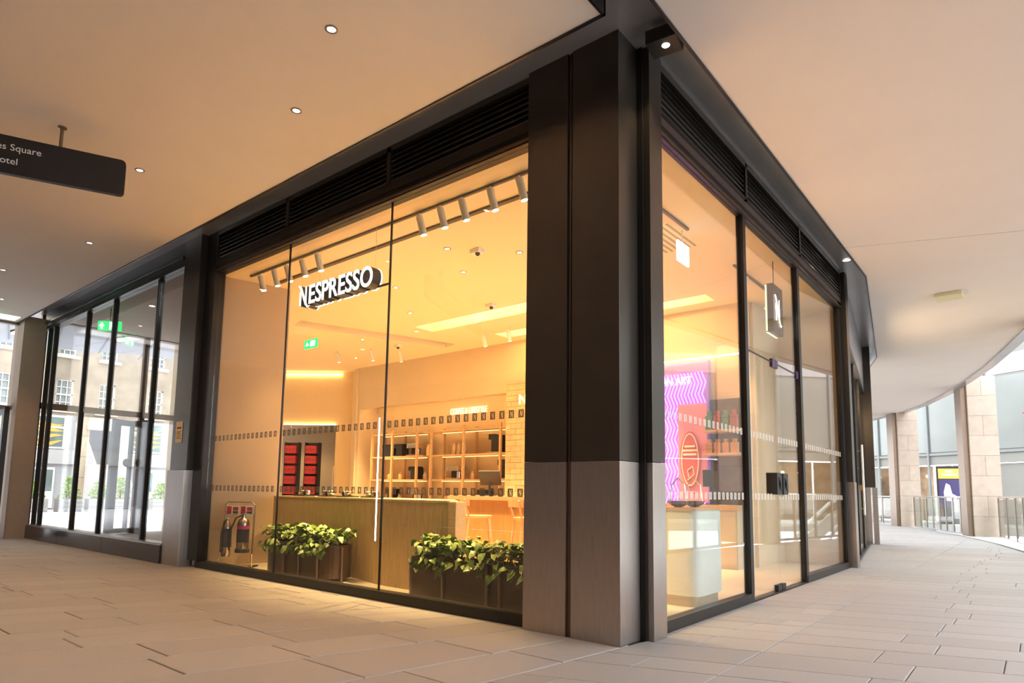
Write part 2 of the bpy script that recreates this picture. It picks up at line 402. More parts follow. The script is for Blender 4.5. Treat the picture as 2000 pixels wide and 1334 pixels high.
# back wall with shelf niche
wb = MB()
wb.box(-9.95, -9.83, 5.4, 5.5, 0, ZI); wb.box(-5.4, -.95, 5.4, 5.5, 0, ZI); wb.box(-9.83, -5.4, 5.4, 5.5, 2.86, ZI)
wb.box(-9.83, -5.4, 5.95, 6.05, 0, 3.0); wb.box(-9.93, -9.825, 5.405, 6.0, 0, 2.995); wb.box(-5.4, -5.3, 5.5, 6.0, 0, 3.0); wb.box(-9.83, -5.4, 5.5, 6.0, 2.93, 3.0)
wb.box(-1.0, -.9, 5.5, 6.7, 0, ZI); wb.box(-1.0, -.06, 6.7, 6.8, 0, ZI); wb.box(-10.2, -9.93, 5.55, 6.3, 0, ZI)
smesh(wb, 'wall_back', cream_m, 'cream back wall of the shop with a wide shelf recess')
strip((-9.7, 5.53), (-5.5, 5.53), 2.90, coveh_m, lab='strip of light along the top of the shelf recess')
wp = MB(); wp.seg((-13.4, 3.55), (-10.42, 5.68), .1, 2.55, ZI); wp.seg((-10.45, 5.7), (-9.9, 5.42), .1, 0, ZI)
wp.seg((-10.75, 5.46), (-10.42, 5.68), .12, 0, 2.55)
paperm = mat('lattice_wallpaper', (.78, .60, .36), .8)
nt = paperm.node_tree; N = nt.nodes; L = nt.links
tc = N.new('ShaderNodeTexCoord'); mp = N.new('ShaderNodeMapping'); mp.inputs['Rotation'].default_value = (R(45), 0, 0); L.new(tc.outputs['Object'], mp.inputs[0])
ck = N.new('ShaderNodeTexChecker'); ck.inputs['Scale'].default_value = 22; ck.inputs[1].default_value = (.76, .58, .35, 1); ck.inputs[2].default_value = (.70, .52, .30, 1)
L.new(mp.outputs[0], ck.inputs[0]); L.new(ck.outputs[0], N['Principled BSDF'].inputs['Base Color'])
smesh(wp, 'wall_rear', paperm, 'lattice patterned feature wall above an opening, left of the shelves')
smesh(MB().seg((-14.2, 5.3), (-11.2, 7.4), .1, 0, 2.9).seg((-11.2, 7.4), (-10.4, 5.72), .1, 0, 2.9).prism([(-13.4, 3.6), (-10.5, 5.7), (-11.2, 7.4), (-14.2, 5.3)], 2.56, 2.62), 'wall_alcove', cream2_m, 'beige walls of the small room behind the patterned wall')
strip((-13.0, 3.72), (-10.6, 5.44), 3.74, coveh_m, lab='strip of light washing the top of the patterned wall')
strip((-13.0, 3.74), (-10.7, 5.38), 2.53, coveh_m, lab='strip of light under the patterned wall')
# enclosing walls of passage behind the camera and of the lobby
smesh(MB().box(-13.2, 12.0, -9.2, -9, 0, ZS).box(12, 12.2, -9, -4.6, 0, ZS), 'wall_passage', mat('passage_wall', (.42, .36, .31), .6, var=.05), 'stone wall across the passage')  # end wall on the atrium side is unseen, added to cut daylight

# ------------------------------------------------------------------ corner pillar
def clad(name, loc, label, pieces, cat='pillar'):
    t = thing(name, loc, label, cat)
    for nm, m, mb, bv in pieces: mb.build(nm, m, t, bev=bv)
    return t
clad('corner_pillar', (-.41, .14, 0), 'large square dark metal pillar with brushed steel base at the shop corner', [
    ('steel_panel', steel_m, MB().box(-.815, -.437, 0, .276, 0, 1.224), .003), ('steel_panel', steel_m, MB().box(-.393, 0, 0, .276, 0, 1.224), .003),
    ('cladding_panel', dark_m, MB().box(-.815, -.437, 0, .276, 1.228, ZS), .003), ('cladding_panel', dark_m, MB().box(-.393, 0, 0, .276, 1.228, ZS), .003),
    ('joint_channel', bronze_m, MB().box(-.437, -.393, .022, .27, 0, ZS), 0),
    ('channel_rib', dark_m, MB().box(-.421, -.409, .012, .03, 1.228, ZS), 0)])
clad('pilaster', (.04, .4, 0), 'narrow steel-based pilaster just right of the corner pillar', [
    ('recess_core', black_m, MB().box(-.25, .043, .279, .5, 0, ZS), 0),
    ('steel_panel', steel_m, MB().box(.043, .092, .300, .502, 0, 1.224), .003),
    ('cladding_panel', dark_m, MB().box(.043, .092, .300, .502, 1.228, ZS), .003)])
clad('facade_pier', (-6.5, 0, 0), 'dark pier with a steel base left of the shop window, notice stuck on it', [
    ('steel_panel', steel_m, MB().box(-6.76, -6.26, -.08, .1, 0, 1.22), .003),
    ('cladding_panel', dark_m, MB().box(-6.72, -6.26, -.06, .1, 1.224, ZS), .003)])
nb = tag(MB().box(-6.61, -6.43, -.066, -.061, 1.58, 1.86).build('notice', paper_m), 'small cream paper notice stuck on the dark pier', 'notice')
MB().box(-6.58, -6.46, -.0675, -.0655, 1.765, 1.785).build('heading', print_m, nb)
for i in range(5): MB().box(-6.585, -6.455 - .02 * (i % 2), -.0675, -.0655, 1.72 - i * .022, 1.727 - i * .022).build('text_line', print_m, nb)
clad('end_pier', (.06, 6.65, 0), 'slim steel-based pier at the far end of the shop beside the next unit', [
    ('steel_panel', steel_m, MB().box(-.05, .12, 6.60, 6.76, 0, 1.22), .003),
    ('cladding_panel', dark_m, MB().box(-.05, .11, 6.60, 6.76, 1.224, ZS), .003)])
clad('end_pier', (-.72, 12.3, 0), 'distant slim steel-based pier where the shopfronts bend away', [
    ('steel_panel', steel_m, MB().obox((-.76, 12.3, .61), (.16, .2, 1.22), .14), .003), ('steel_panel', steel_m, MB().obox((-.60, 12.32, .61), (.10, .16, 1.22), .14), .003),
    ('cladding_panel', dark_m, MB().obox((-.70, 12.3, 2.8), (.24, .2, 3.15), .14), .003)])

# ------------------------------------------------------------------ left shop window
w1 = struct('window_1', (-3.4, .1, 0), 'tall three-pane shop window left of the corner pillar')
MB().box(-6.1, -.8, .055, .17, 0, .085).build('sill', black_m, w1, bev=.004)
MB().box(-6.26, -6.0, .03, .17, .085, ZS).build('jamb', black_m, w1)
MB().box(-6.0, -.8, .05, .17, 3.815, 3.90).build('head_frame', black_m, w1)
MB().box(-6.0, -.8, .035, .06, 3.83, 3.852).build('bronze_strip', bronze_m, w1)
MB().box(-6.0, -.8, .03, .17, 3.90, 3.965).build('head_frame', dark_m, w1)
xs = [-6.0, -4.35, -2.57, -.81]
def dots(mb, a0, a1, z, fn, step=.098):
    n = int((a1 - a0 - .04) / step)
    for i in range(n):
        a = a0 + .05 + i * step; s = .052; h = .064
        # square with a slanted N-shaped gap: three slivers
        for p in ([(0, 0), (.30, 0), (.30, 1), (0, 1)], [(.42, 0), (.70, 0), (.36, .62), (.36, .25)], [(.62, .30), (.62, 1), (.36, 1), (.40, .8)], [(.74, 0), (1, 0), (1, 1), (.74, 1)], [(.3, .9), (.74, .9), (.74, 1), (.3, 1)], [(.3, 0), (.74, 0), (.74, .1), (.3, .1)]):
            mb.add([fn(a + x * s, z + y * h) for x, y in p], [tuple(range(len(p)))])
for i in range(3):
    p = MB().box(xs[i] + .004, xs[i + 1] - .004, .095, .107, .085, 3.815).build('pane', glass_m, w1)
    d = MB(); dots(d, xs[i], xs[i + 1], 1.585, lambda a, z: (a, .0935, z)); dots(d, xs[i], xs[i + 1], .965, lambda a, z: (a, .0935, z))
    tag(d.build('printed_marks', decal_m, p), 'two rows of small grey printed squares across the pane')
    if i: MB().box(xs[i] - .006, xs[i] + .006, .092, .110, .085, 3.815).build('glazing_joint', black_m, w1)
def louvre(name, loc, label, a0, a1, fn, n=6):
    t = thing(name, loc, label, 'louvre', 'louvre panels above the shop windows')
    z0, z1 = 3.965, 4.36
    MB().box(a0, a1, .10, .13, z0, z1).map(fn).build('backing', blackp_m, t)
    f = MB(); f.box(a0, a0 + .025, .03, .12, z0, z1); f.box(a1 - .025, a1, .03, .12, z0, z1); f.box(a0, a1, .03, .12, z1 - .05, z1); f.box(a0, a1, .03, .12, z0, z0 + .02)
    f.map(fn).build('frame', dark_m, t)
    for i in range(n):
        z = z0 + .04 + i * (z1 - z0 - .09) / n
        MB().obox(((a0 + a1) / 2, .075, z + .012), (a1 - a0 - .05, .06, .012), rx=R(24)).map(fn).build('slat', dark_m, t)
for i, lab in enumerate(('black louvre panel above the left pane next to the dark pier', 'black louvre panel above the middle pane with the hanging letters', 'black louvre panel above the window pane beside the corner pillar')):
    louvre('louvre_panel', ((xs[i] + xs[i + 1]) / 2, .1, 3.965), lab, xs[i], xs[i + 1] if i < 2 else -.815, lambda p: p)

# ------------------------------------------------------------------ right shop window and door
w2 = struct('window_2', (0, 3.5, 0), 'glazed shopfront right of the corner with a glass door')
fx = lambda p: Vector((-p.y + .1, p.x, p.z))       # a runs along +y, depth p.y runs inwards
def bar(y0, y1, z0, z1, x0=-.04, x1=.03, m=black_m, nm='frame_bar', par=w2): return MB().box(x0, x1, y0, y1, z0, z1).build(nm, m, par)
bar(.5, 2.50, 0, .085, -.05, .035, nm='sill'); bar(4.36, 6.6, 0, .085, -.05, .035, nm='sill'); bar(2.5, 4.36, 0, .012, -.05, .03, nm='threshold')
bar(2.44, 2.52, .085, 3.815, nm='mullion'); bar(4.33, 4.42, 0, 3.815, nm='mullion'); bar(6.47, 6.6, 0, ZS, nm='mullion')
bar(.5, 6.6, 3.815, 3.90, nm='head_frame'); bar(.5, 6.6, 3.83, 3.85, .02, .045, bronze_m, 'bronze_strip'); bar(.5, 6.6, 3.90, 3.965, -.04, .045, mat('brown_frame', (.13, .09, .08), .4, .5, var=.1), 'head_frame')
def pane(y0, y1, z0, z1, par=w2, dec=True):
    p = MB().box(-.012, 0, y0, y1, z0, z1).build('pane', glass_m, par)
    if dec:
        d = MB()
        for zz in (1.585, .965): dots(d, y0, y1, zz, lambda a, z: (.0015, a, z))
        tag(d.build('printed_marks', mat('pale_vinyl_decal', (.55, .52, .46), .6, var=.03), p), 'two rows of small pale printed squares across the pane')
pane(.5, 2.44, .085, 3.815); pane(4.42, 6.47, .085, 3.815); pane(2.52, 4.33, 2.47, 3.815, dec=False)
ys = [.5, 2.47, 4.38, 6.5]
for i, lab in enumerate(('black louvre panel above the pane right of the pilaster', 'black louvre panel above the glass door', 'black louvre panel above the pane by the slim end pier')):
    louvre('louvre_panel', (0, (ys[i] + ys[i + 1]) / 2, 3.965), lab, ys[i], ys[i + 1], fx)
d1 = struct('door_1', (0, 3.42, 0), 'frameless double glass shop door with black square pull plates')
for y0, y1, s in ((2.53, 3.42, 1), (3.428, 4.325, -1)):
    lf = MB().box(-.012, 0, y0, y1, .014, 2.455).build('door_leaf', glass_m, d1)
    d = MB()
    for zz in (1.585, .965): dots(d, y0, y1, zz, lambda a, z: (.0015, a, z))
    d.build('printed_marks', MATS['pale_vinyl_decal'], lf)
    e = y1 if s > 0 else y0
    hb = MB().box(-.06, .055, e - .19 if s > 0 else e + .02, e - .02 if s > 0 else e + .19, 1.02, 1.25).build('pull_plate', blackp_m, lf, bev=.006)
    lg = nlogo(.11, .001); cy0 = (e - .14) if s > 0 else (e + .06)
    lg.map(lambda p: Vector((.057, cy0 + p.x, 1.08 + p.y))).build('logo', mat('plate_logo_purple', (.10, .04, .14), .5, var=.05), lf)
    MB().box(-.028, .018, e - .13 if s > 0 else e + .005, e - .005 if s > 0 else e + .13, .014, .075).build('patch_fitting', blackp_m, lf, bev=.005)
    MB().box(-.02, .012, e - .09 if s > 0 else e, e if s > 0 else e + .09, 2.41, 2.50).build('patch_fitting', mat('purple_black_fitting', (.05, .025, .07), .35, var=.1), lf)
MB().box(-.014, .004, 2.52, 4.33, 2.458, 2.468).build('transom_joint', black_m, d1)
MB().box(-.02, .012, 4.24, 4.33, 2.41, 2.50).build('patch_fitting', MATS['purple_black_fitting'], d1)

# next unit on the right
w3 = struct('window_3', (-.3, 9.5, 0), 'glazed front of the neighbouring unit beyond the shop')
A, B = Vector((.03, 6.76)), Vector((-.74, 12.2)); dv = (B - A).normalized(); nv = Vector((dv.y, -dv.x))
MB().seg(A, B, .08, 0, .05).build('sill', black_m, w3); MB().seg(A, B, .09, 3.3, 3.42).build('head_frame', black_m, w3)
MB().seg(A, B, .07, 3.42, ZS).build('head_panel', soffit_m, w3)
MB().seg(A, B, .012, .05, 3.3).build('pane', glass_m, w3)
for t in (.32, .62):
    q = A + (B - A) * t; MB().obox((q.x, q.y, 1.68), (.05, .05, 3.26), math.atan2(dv.y, dv.x)).build('mullion', black_m, w3)
q = A + (B - A) * .47 + nv * .07
hd = MB(); hd.cyl((q.x, q.y, .69), (q.x, q.y, 1.96), .018); hd.cyl((q.x, q.y, .8), (q.x - nv.x * .07, q.y - nv.y * .07, .8), .01); hd.cyl((q.x, q.y, 1.85), (q.x - nv.x * .07, q.y - nv.y * .07, 1.85), .01)
hd.build('pull_handle', chrome_m, w3, smooth=True)
lk = A + (B - A) * .42 + nv * .03
MB().obox((lk.x, lk.y, 1.18), (.05, .04, .09), math.atan2(dv.y, dv.x)).build('lock_case', mat('brass', (.6, .38, .12), .3, 1, var=.05), w3)
smesh(MB().prism([(.0, 6.78), (-.78, 12.3), (-6, 12.8), (-6, 6.82)], -.2, .004), 'floor', shopfloor_m, 'pale floor of the neighbouring unit')
smesh(MB().prism([(-.06, 6.85), (-.85, 12.1), (-6, 12.7), (-6, 6.85)], 3.45, 3.5).box(-6.1, -6, 6.8, 12.8, 0, 3.5).seg((-1.1, 12.75), (-6, 13.0), .1, 0, 3.5), 'wall_neighbour', mat('neighbour_wall', (.70, .62, .52), .8, var=.03), 'pale walls and ceiling inside the neighbouring unit')
pl = thing('pendant_light', (-.5, 9.4, 2.84), 'pair of glowing linear pendant bars inside the neighbouring unit', 'light')
for k in (0, .16):
    MB().seg((-.36 - k * .6, 8.5), (-.60 - k * .6, 10.3), .05, 3.04 - k * 1.2, 3.14 - k * 1.2).build('light_bar', lens_m, pl)
    MB().cyl((-.453 - k * .6, 9.2, 3.14 - k * 1.2), (-.453 - k * .6, 9.2, 3.45), .005, n=6).build('cable', black_m, pl)
lamp('POINT', (-.80, 9.5, 2.80), 45, WARM2, pl, size=.12, name='neighbour_fill')  # point light added beside the bars to fill the neighbouring unit

# ------------------------------------------------------------------ ceiling fixtures outside
def downlight(x, y, z, lab, power=P_EXT, m=lensx_m, r=.05, grp='recessed downlights in the passage ceiling', sp=110, colr=(1, .59, .27)):
    t = thing('downlight', (x, y, z), lab, 'downlight', grp)
    MB().lathe([(r, .0), (r + .014, .0), (r + .014, -.004), (r, -.006)], (x, y, z), 20, cap=False).build('trim_ring', mat('downlight_ring', (.20, .16, .13), .4, .4, var=.05), t)
    MB().lathe([(r, -.001), (r * .6, -.003), (.001, -.004)], (x, y, z), 20).build('lens', m, t)
    lamp('SPOT', (x, y, z - .02), power, colr, t, size=.04, aim=(x, y, 0), spot=sp)
for i, (x, y) in enumerate([(-1.37, -1.49), (-2.40, -1.10), (-4.53, -1.49), (-7.11, -1.1), (-9.34, -1.5), (-11.2, -1.1)]):
    downlight(x, y, ZC, r=.03, lab=('recessed downlight highest in the picture above the hanging letters', 'second recessed downlight, between the brightest one and the direction sign', 'recessed downlight just right of the hanging direction sign', 'recessed downlight beyond the direction sign, above the lobby glass', 'recessed downlight near the left picture edge below the direction sign', 'recessed downlight farthest along the passage near the entrance')[i])
for (x, y), o in zip(((-1.4, -4.8), (-4.5, -4.8), (-7.1, -4.4), (-9.3, -4.8)), ('nearest', 'second nearest', 'third nearest', 'farthest from')): downlight(x, y, ZC, 'unseen recessed downlight added in a passage row behind the viewpoint, %s the atrium' % (o if o[-1] == 'm' else o + ' to'))  # unseen lamps added behind the camera to light the passage
downlight(.25, 6.07, ZS - .003, 'small recessed spot in the dark soffit at the bend of the shopfronts', 14, grp='soffit spots', colr=WARM2)
bl = thing('soffit_lamp_box', (.28, .15, 4.13), 'black box lamp tucked under the soffit by the pilaster', 'lamp')
MB().obox((.285, .16, 4.24), (.22, .19, .10), R(8)).build('housing', black_m, bl, bev=.004)
MB().lathe([(.028, 0), (.022, -.004), (.001, -.005)], (.30, .15, 4.19), 16).build('lens', lensx_m, bl)
lamp('SPOT', (.30, .15, 4.17), 14, WARM2, bl, size=.03, aim=(.18, .33, 3), spot=80)
dt = thing('ceiling_sensor', (1.35, 7.87, ZC), 'small cream rectangular fitting on the walkway ceiling', 'fitting')
MB().box(1.12, 1.46, 7.7, 8.05, ZC - .05, ZC).build('housing', mat('cream_plastic', (.72, .66, .40), .5, var=.02), dt, bev=.006)
MB().box(1.15, 1.43, 7.69, 7.70, ZC - .04, ZC - .01).build('face', MATS['cream_plastic'], dt)
# hanging direction sign
sg = thing('direction_sign', (-4.26, -2.2, 3.6), 'long black direction sign with rounded corners hanging from the ceiling', 'sign')
sa = Vector((-4.42, -2.62, 0)); sb = Vector((-4.06, -1.77, 0)); sd = (sb - sa).normalized(); sn = Vector((sd.y, -sd.x, 0))
def sgn(a, z, o): q = sb - sd * a + sn * o; return Vector((q.x, q.y, 3.6 + z))
pr = []
Ls, Hs, rr = 2.3, .33, .04
for cx, cz, a0 in ((Ls - rr, Hs - rr, 0), (rr, Hs - rr, 90), (rr, rr, 180), (Ls - rr, rr, 270)):
    for k in range(5): pr.append((cx + rr * math.cos(R(a0 + k * 22.5)), cz + rr * math.sin(R(a0 + k * 22.5))))
bd = MB().prism(pr, -.025, .025); bd.map(lambda p: sgn(p.x, p.y, p.z)).build('sign_board', mat('sign_black', (.010, .008, .008), .5, var=.1), sg)
for a in (.50, 1.9):
    q = sgn(a, Hs, 0); MB().cyl(q, (q.x, q.y, ZC), .014).lathe([(.035, 0), (.035, -.012), (.016, -.02)], (q.x, q.y, ZC)).build('rod', mat('bronze_rod', (.22, .17, .13), .35, .8, var=.05), sg, smooth=True)
signtxt = mat('sign_lettering', (.80, .76, .72), .6, var=.01)
def stx(x, y, z): return sgn(1.05 - x, y, .0265 + z)
text_on(sg, 'es Square', .080, .001, lambda x, y, z: stx(x + .115, y + .205, z), signtxt)
text_on(sg, 'otel', .080, .001, lambda x, y, z: stx(x + .145, y + .085, z), signtxt)

# ================================================================== SHOP CONTENTS
# hanging illuminated name sign
ns = thing('hanging_letter_sign', (-3.6, .25, 3.1), 'lit white NESPRESSO letters hanging behind the window glass', 'sign')
yb = .25; xcur = -4.40; cap = .225
def put(mbv, mbf, x0, z0, dy, sx=1.0):
    return MB().add([(x0 + p[0] * sx, yb + dy - p[2], z0 + p[1]) for p in mbv], mbf)
for ch in 'NESPRESSO':
    if ch == 'N':
        body = nlogo(cap, .055); face = nlogo(cap, .003); hal = nlogo(cap, .004); wd_ = .19
        mk = lambda m, dy, s=1.0: MB().add([(xcur + .05 + p[0], yb + dy - p[2], 3.115 + p[1]) for p in m.v], m.f)
        o = mk(body, .06).build('letter', blackp_m, ns); mk(face, .0).build('letter_face', sign_m, o); mk(hal, .125).build('letter_halo', halo_m, o)
        xcur += wd_ + .045
    else:
        hgt = cap / .73
        bv, bf = glyphs(ch, hgt, .055, .006); fv, ff = glyphs(ch, hgt, .003, .004); hv, hf = glyphs(ch, hgt, .004, .012)
        sx = .86; w = (max(p[0] for p in bv) - min(p[0] for p in bv)) * sx; x0 = xcur - min(p[0] for p in bv) * sx
        o = put(bv, bf, x0, 3.115, .06, sx).build('letter', blackp_m, ns); put(fv, ff, x0, 3.115, .0, sx).build('letter_face', sign_m, o); put(hv, hf, x0, 3.115, .125, sx).build('letter_halo', halo_m, o)
        xcur += w + .012
MB().box(-4.3, -2.9, .36, .375, 3.12, 3.14).build('carrier_rail', blackp_m, ns)
for x in (-4.1, -3.1): MB().cyl((x, .34, 3.14), (x, .34, ZI), .002, n=5).build('wire', chrome_m, ns)
# blade sign behind the door glass
bs = thing('logo_sign', (-.15, 3.98, 2.92), 'square dark sign with glowing swash N hanging above the door', 'sign')
MB().box(-.19, -.10, 3.80, 4.17, 2.92, 3.50).build('sign_box', mat('sign_purple_black', (.035, .018, .035), .35, var=.1), bs, bev=.006)
MB().box(-.188, -.170, 3.792, 3.80, 2.93, 3.49).build('lit_edge', mat('edge_light', (.9, 1, .8), .5, emit=(.9, 1, .7), estr=.7), bs)
MB().box(-.188, -.170, 3.80, 4.17, 2.912, 2.92).build('lit_edge', MATS['edge_light'], bs)
nlogo(.28, .002).map(lambda p: Vector((-.097, 3.89 + p.x * .85, 3.07 + p.y))).build('logo', mat('logo_lit', (1, .98, .92), .5, emit=(1, .95, .85), estr=1.3), bs)
MB().cyl((-.145, 3.98, 3.50), (-.145, 3.98, ZI), .006, n=6).build('hanger', blackp_m, bs)

# track lights
def track(a, b, lab, w=.028):
    tag(MB().seg(a, b, w, ZI - .022, ZI + .002).build('lighting_track', mat('dark_track', (.06, .045, .03), .5, var=.1)), lab, 'track')
track((-5.78, .40), (-.9, .42), 'dark lighting track along the left shop window')
track((-5.70, .78), (-.9, .75), w=.05, lab= 'wider dark ceiling slot parallel to the window track')
track((-.55, .6), (-.55, 2.45), 'dark lighting track behind the right-hand window pane')
track((-.55, 3.8), (-.55, 5.3), 'dark lighting track above the door, deeper in the shop')
def spot(x, y, lab, tx=0, ty=0, power=P_TRACK, grp='white cylinder spotlights on the tracks', colr=WARM):
    t = thing('track_spotlight', (x, y, ZI - .02), lab, 'spotlight', grp)
    d = Vector((tx, ty, -1)).normalized(); p0 = Vector((x, y, ZI - .05)); p1 = p0 + d * .20
    MB().cyl((x, y, ZI - .02), p0 + d * .02, .009, n=8).build('stem', white_m, t)
    MB().cyl(p0, p1, .036, n=18).build('housing', mat('spot_white', (.74, .70, .58), .45, var=.02), t, smooth=True)
    MB().cyl(p1, p1 + d * .002, .030, n=16).build('lens', lens_m, t)
    lamp('SPOT', p1 + d * .02, power, colr, t, size=.03, aim=p1 + d * 3, spot=64)
sp = [(-5.55, 'first'), (-5.22, 'second'), (-4.93, 'third'), (-4.60, 'fourth'), (-4.28, 'fifth'), (-2.52, 'sixth'), (-2.22, 'seventh'), (-1.93, 'eighth'), (-1.57, 'ninth'), (-1.23, 'tenth')]
for i, (x, o) in enumerate(sp): spot(x, .41, 'white cylinder spotlight, %s from the left on the window track' % o, tx=.16, ty=.22)
for y, o in ((.98, 'nearest the pilaster'), (1.5, 'second from the pilaster')): spot(-.55, y, 'white cylinder spotlight %s in the right window' % o, tx=-.25, ty=.05, power=18)
spot(-.55, 4.2, 'white cylinder spotlight seen beside the glowing N sign', -.1); spot(-.55, 5.1, 'white cylinder spotlight above the far right pane', -.1)
for x, y, o in ((-8.7, 3.9, 'nearest the patterned wall'), (-8.0, 4.2, 'second from the patterned wall'), (-7.6, 4.6, 'third from the patterned wall'), (-5.3, 4.55, 'left of the pair over the shelves'), (-4.7, 4.5, 'right of the pair over the shelves')):
    spot(x, y, 'white cylinder spotlight deep in the shop, %s' % o, 0, .35, power=7)
for x, y, o in ((-4.6, 1.9, 'behind the hanging letters'), (-3.4, 2.0, 'between the letters and the ceiling projector box'), (-5.4, 2.9, 'left of the middle cove'), (-4.9, 3.9, 'behind the middle cove'), (-2.4, 1.9, 'just behind the projector box'), (-3.0, 1.3, 'closest to the window slot'), (-7.5, 3.6, 'beside the left cove'), (-2.9, 3.2, 'between middle cove and pillar'), (-2.8, 4.6, 'near the back wall cove'), (-9.0, 4.6, 'nearest the patterned wall')):
    downlight(x, y, ZI, 'small recessed downlight in the cream shop ceiling, %s' % o, P_INT, lens_m, .03, 'recessed downlights in the shop ceiling', 66, WARM)
downlight(-12.3, 5.2, 2.56, 'small downlight added to light the room with the red boxes', 60, lens_m, .03, 'recessed downlights in the shop ceiling', 140, WARM)  # added fill light for the back room, with an invented fitting
# ceiling gear
for x, y, l in ((-2.74, 1.53, 'white ceiling projector box near the corner pillar'), (-4.05, 3.3, 'white ceiling camera below the middle cove'), (-.75, 2.0, 'white detector on the ceiling behind the right window'), (-7.3, 4.3, 'white sensor on the ceiling in front of the patterned wall')):
    t = thing('ceiling_camera', (x, y, ZI), l, 'camera'); MB().box(x - .07, x + .07, y - .05, y + .05, ZI - .05, ZI).build('housing', white_m, t, bev=.01); MB().lathe([(.03, 0), (.028, -.02), (.012, -.035), (.001, -.037)], (x + .02, y - .01, ZI - .05), 14).build('dome', blackp_m, t)
for x, y, z, l in ((-7.9, 2.75, 3.55, 'green exit sign hanging deep in the shop'), (-.62, 2.45, 3.45, 'white edge of an exit sign hanging behind the right window')):
    t = thing('exit_sign', (x, y, z), l, 'exit sign')
    if x < -5:
        MB().box(x - .2, x + .2, y, y + .02, z, z + .16).build('panel', green_m, t); MB().prism([(x - .15, z + .05), (x - .1, z + .12), (x - .05, z + .05)], 0, .004).map(lambda p: Vector((p.x, y - .001 - p.z, p.y))).build('arrow', exitw_m, t)
        MB().box(x + .0, x + .14, y - .004, y - .001, z + .03, z + .13).build('door_symbol', exitw_m, t)
    else:
        MB().box(x, x + .02, y - .14, y + .14, z, z + .22).build('panel', exitw_m, t)
    MB().cyl((x, y + .01, z + .16), (x, y + .01, ZI), .006, n=6).build('rod', white_m, t)
gr = thing('air_grille', (-.9, 2.9, ZI), 'slotted air grille in the ceiling behind the right window', 'grille')
for i in range(9): MB().box(-1.25 + i * .07, -1.225 + i * .07, 2.2, 2.95, ZI - .004, ZI + .002).build('slot', mat('slot_shadow', (.35, .27, .18), .8, var=.02), gr)

# ribbed counter
ct = thing('ribbed_counter', (-4, 1, 0), 'long ribbed oak counter with curved front behind the planters', 'counter')
fr = []
def fy(x): return .84 - .16 * (1 / (1 + math.exp(-(x + 3.55) * 7)))
n = 420; x0, x1 = -5.62, -2.25
for i in range(n + 1):
    x = x0 + (x1 - x0) * i / n; fr.append((x, fy(x) - .006 * abs(math.sin(i * math.pi / 4))))
lead = [(x0 - .12 + .12 * math.cos(R(a)) - .0, fy(x0) + .12 - .12 * math.sin(R(a))) for a in range(0, 90, 10)]
lead = [(x0 - .12 * math.sin(R(90 - a)), fy(x0) + .12 - .12 * math.cos(R(90 - a))) for a in range(0, 90, 10)]
poly = [(x0 - .12, 1.55)] + lead + fr + [(x1, .80), (-3.05, 1.55)]
MB().prism(poly, .0, .885).build('ribbed_body', wood_m, ct)
MB().prism([(p[0], p[1] - .004) for p in poly], .887, .908).build('counter_top', mat('counter_edge', (.52, .36, .18), .45, var=.1, vscale=6), ct)
MB().box(x1 + .002, x1 + .10, .66, .80, 0, .90).build('end_panel', oak_m, ct, bev=.01)
items = [(-5.2, 1.0, 'glass jar'), (-4.75, 1.05, 'dark tray'), (-4.35, 1.05, 'dark dish'), (-3.95, 1.1, 'wire basket')]
for i, (x, y, l) in enumerate(items):
    t = thing('counter_tray', (x, y, .908), 'low dark tray of samples on the ribbed counter, %s from the left' % ('first', 'second', 'third', 'fourth')[i], 'tray')
    MB().box(x - .12, x + .12, y - .08, y + .08, .908, .925).build('tray_base', blackp_m, t, bev=.004)
    for j in range(4): MB().lathe([(.022, 0), (.028, .02), (.03, .05), (.02, .06), (.001, .06)], (x - .08 + j * .052, y, .925), 10).build('capsule', (chrome_m, oak_m, blackp_m, white_m)[(i + j) % 4], t, smooth=True)

# planters with foliage
leafmesh = []
for k in range(3):
    mb = MB(); w = .055 + .008 * k; l = .12 + .012 * k; dr = .03 + .012 * k
    V = [(0, 0, 0), (l * .25, w * .75, .012), (l * .25, 0, 0), (l * .25, -w * .75, .012), (l * .6, w * .62, .004 - dr * .3), (l * .6, 0, -.012 - dr * .3), (l * .6, -w * .62, .004 - dr * .3), (l, 0, -dr)]
    mb.add(V, [(0, 2, 1), (0, 3, 2), (1, 2, 5, 4), (2, 3, 6, 5), (4, 5, 7), (5, 6, 7)]); leafmesh.append(mb.mesh('leaf', leaf_m, smooth=True))
def rrect(xa, xb, ya, yb_, r, n=6):
    p = []
    for cx, cy, a0 in ((xb - r, yb_ - r, 0), (xa + r, yb_ - r, 90), (xa + r, ya + r, 180), (xb - r, ya + r, 270)):
        p += [(cx + r * math.cos(R(a0 + 90 * k / n)), cy + r * math.sin(R(a0 + 90 * k / n))) for k in range(n + 1)]
    return p
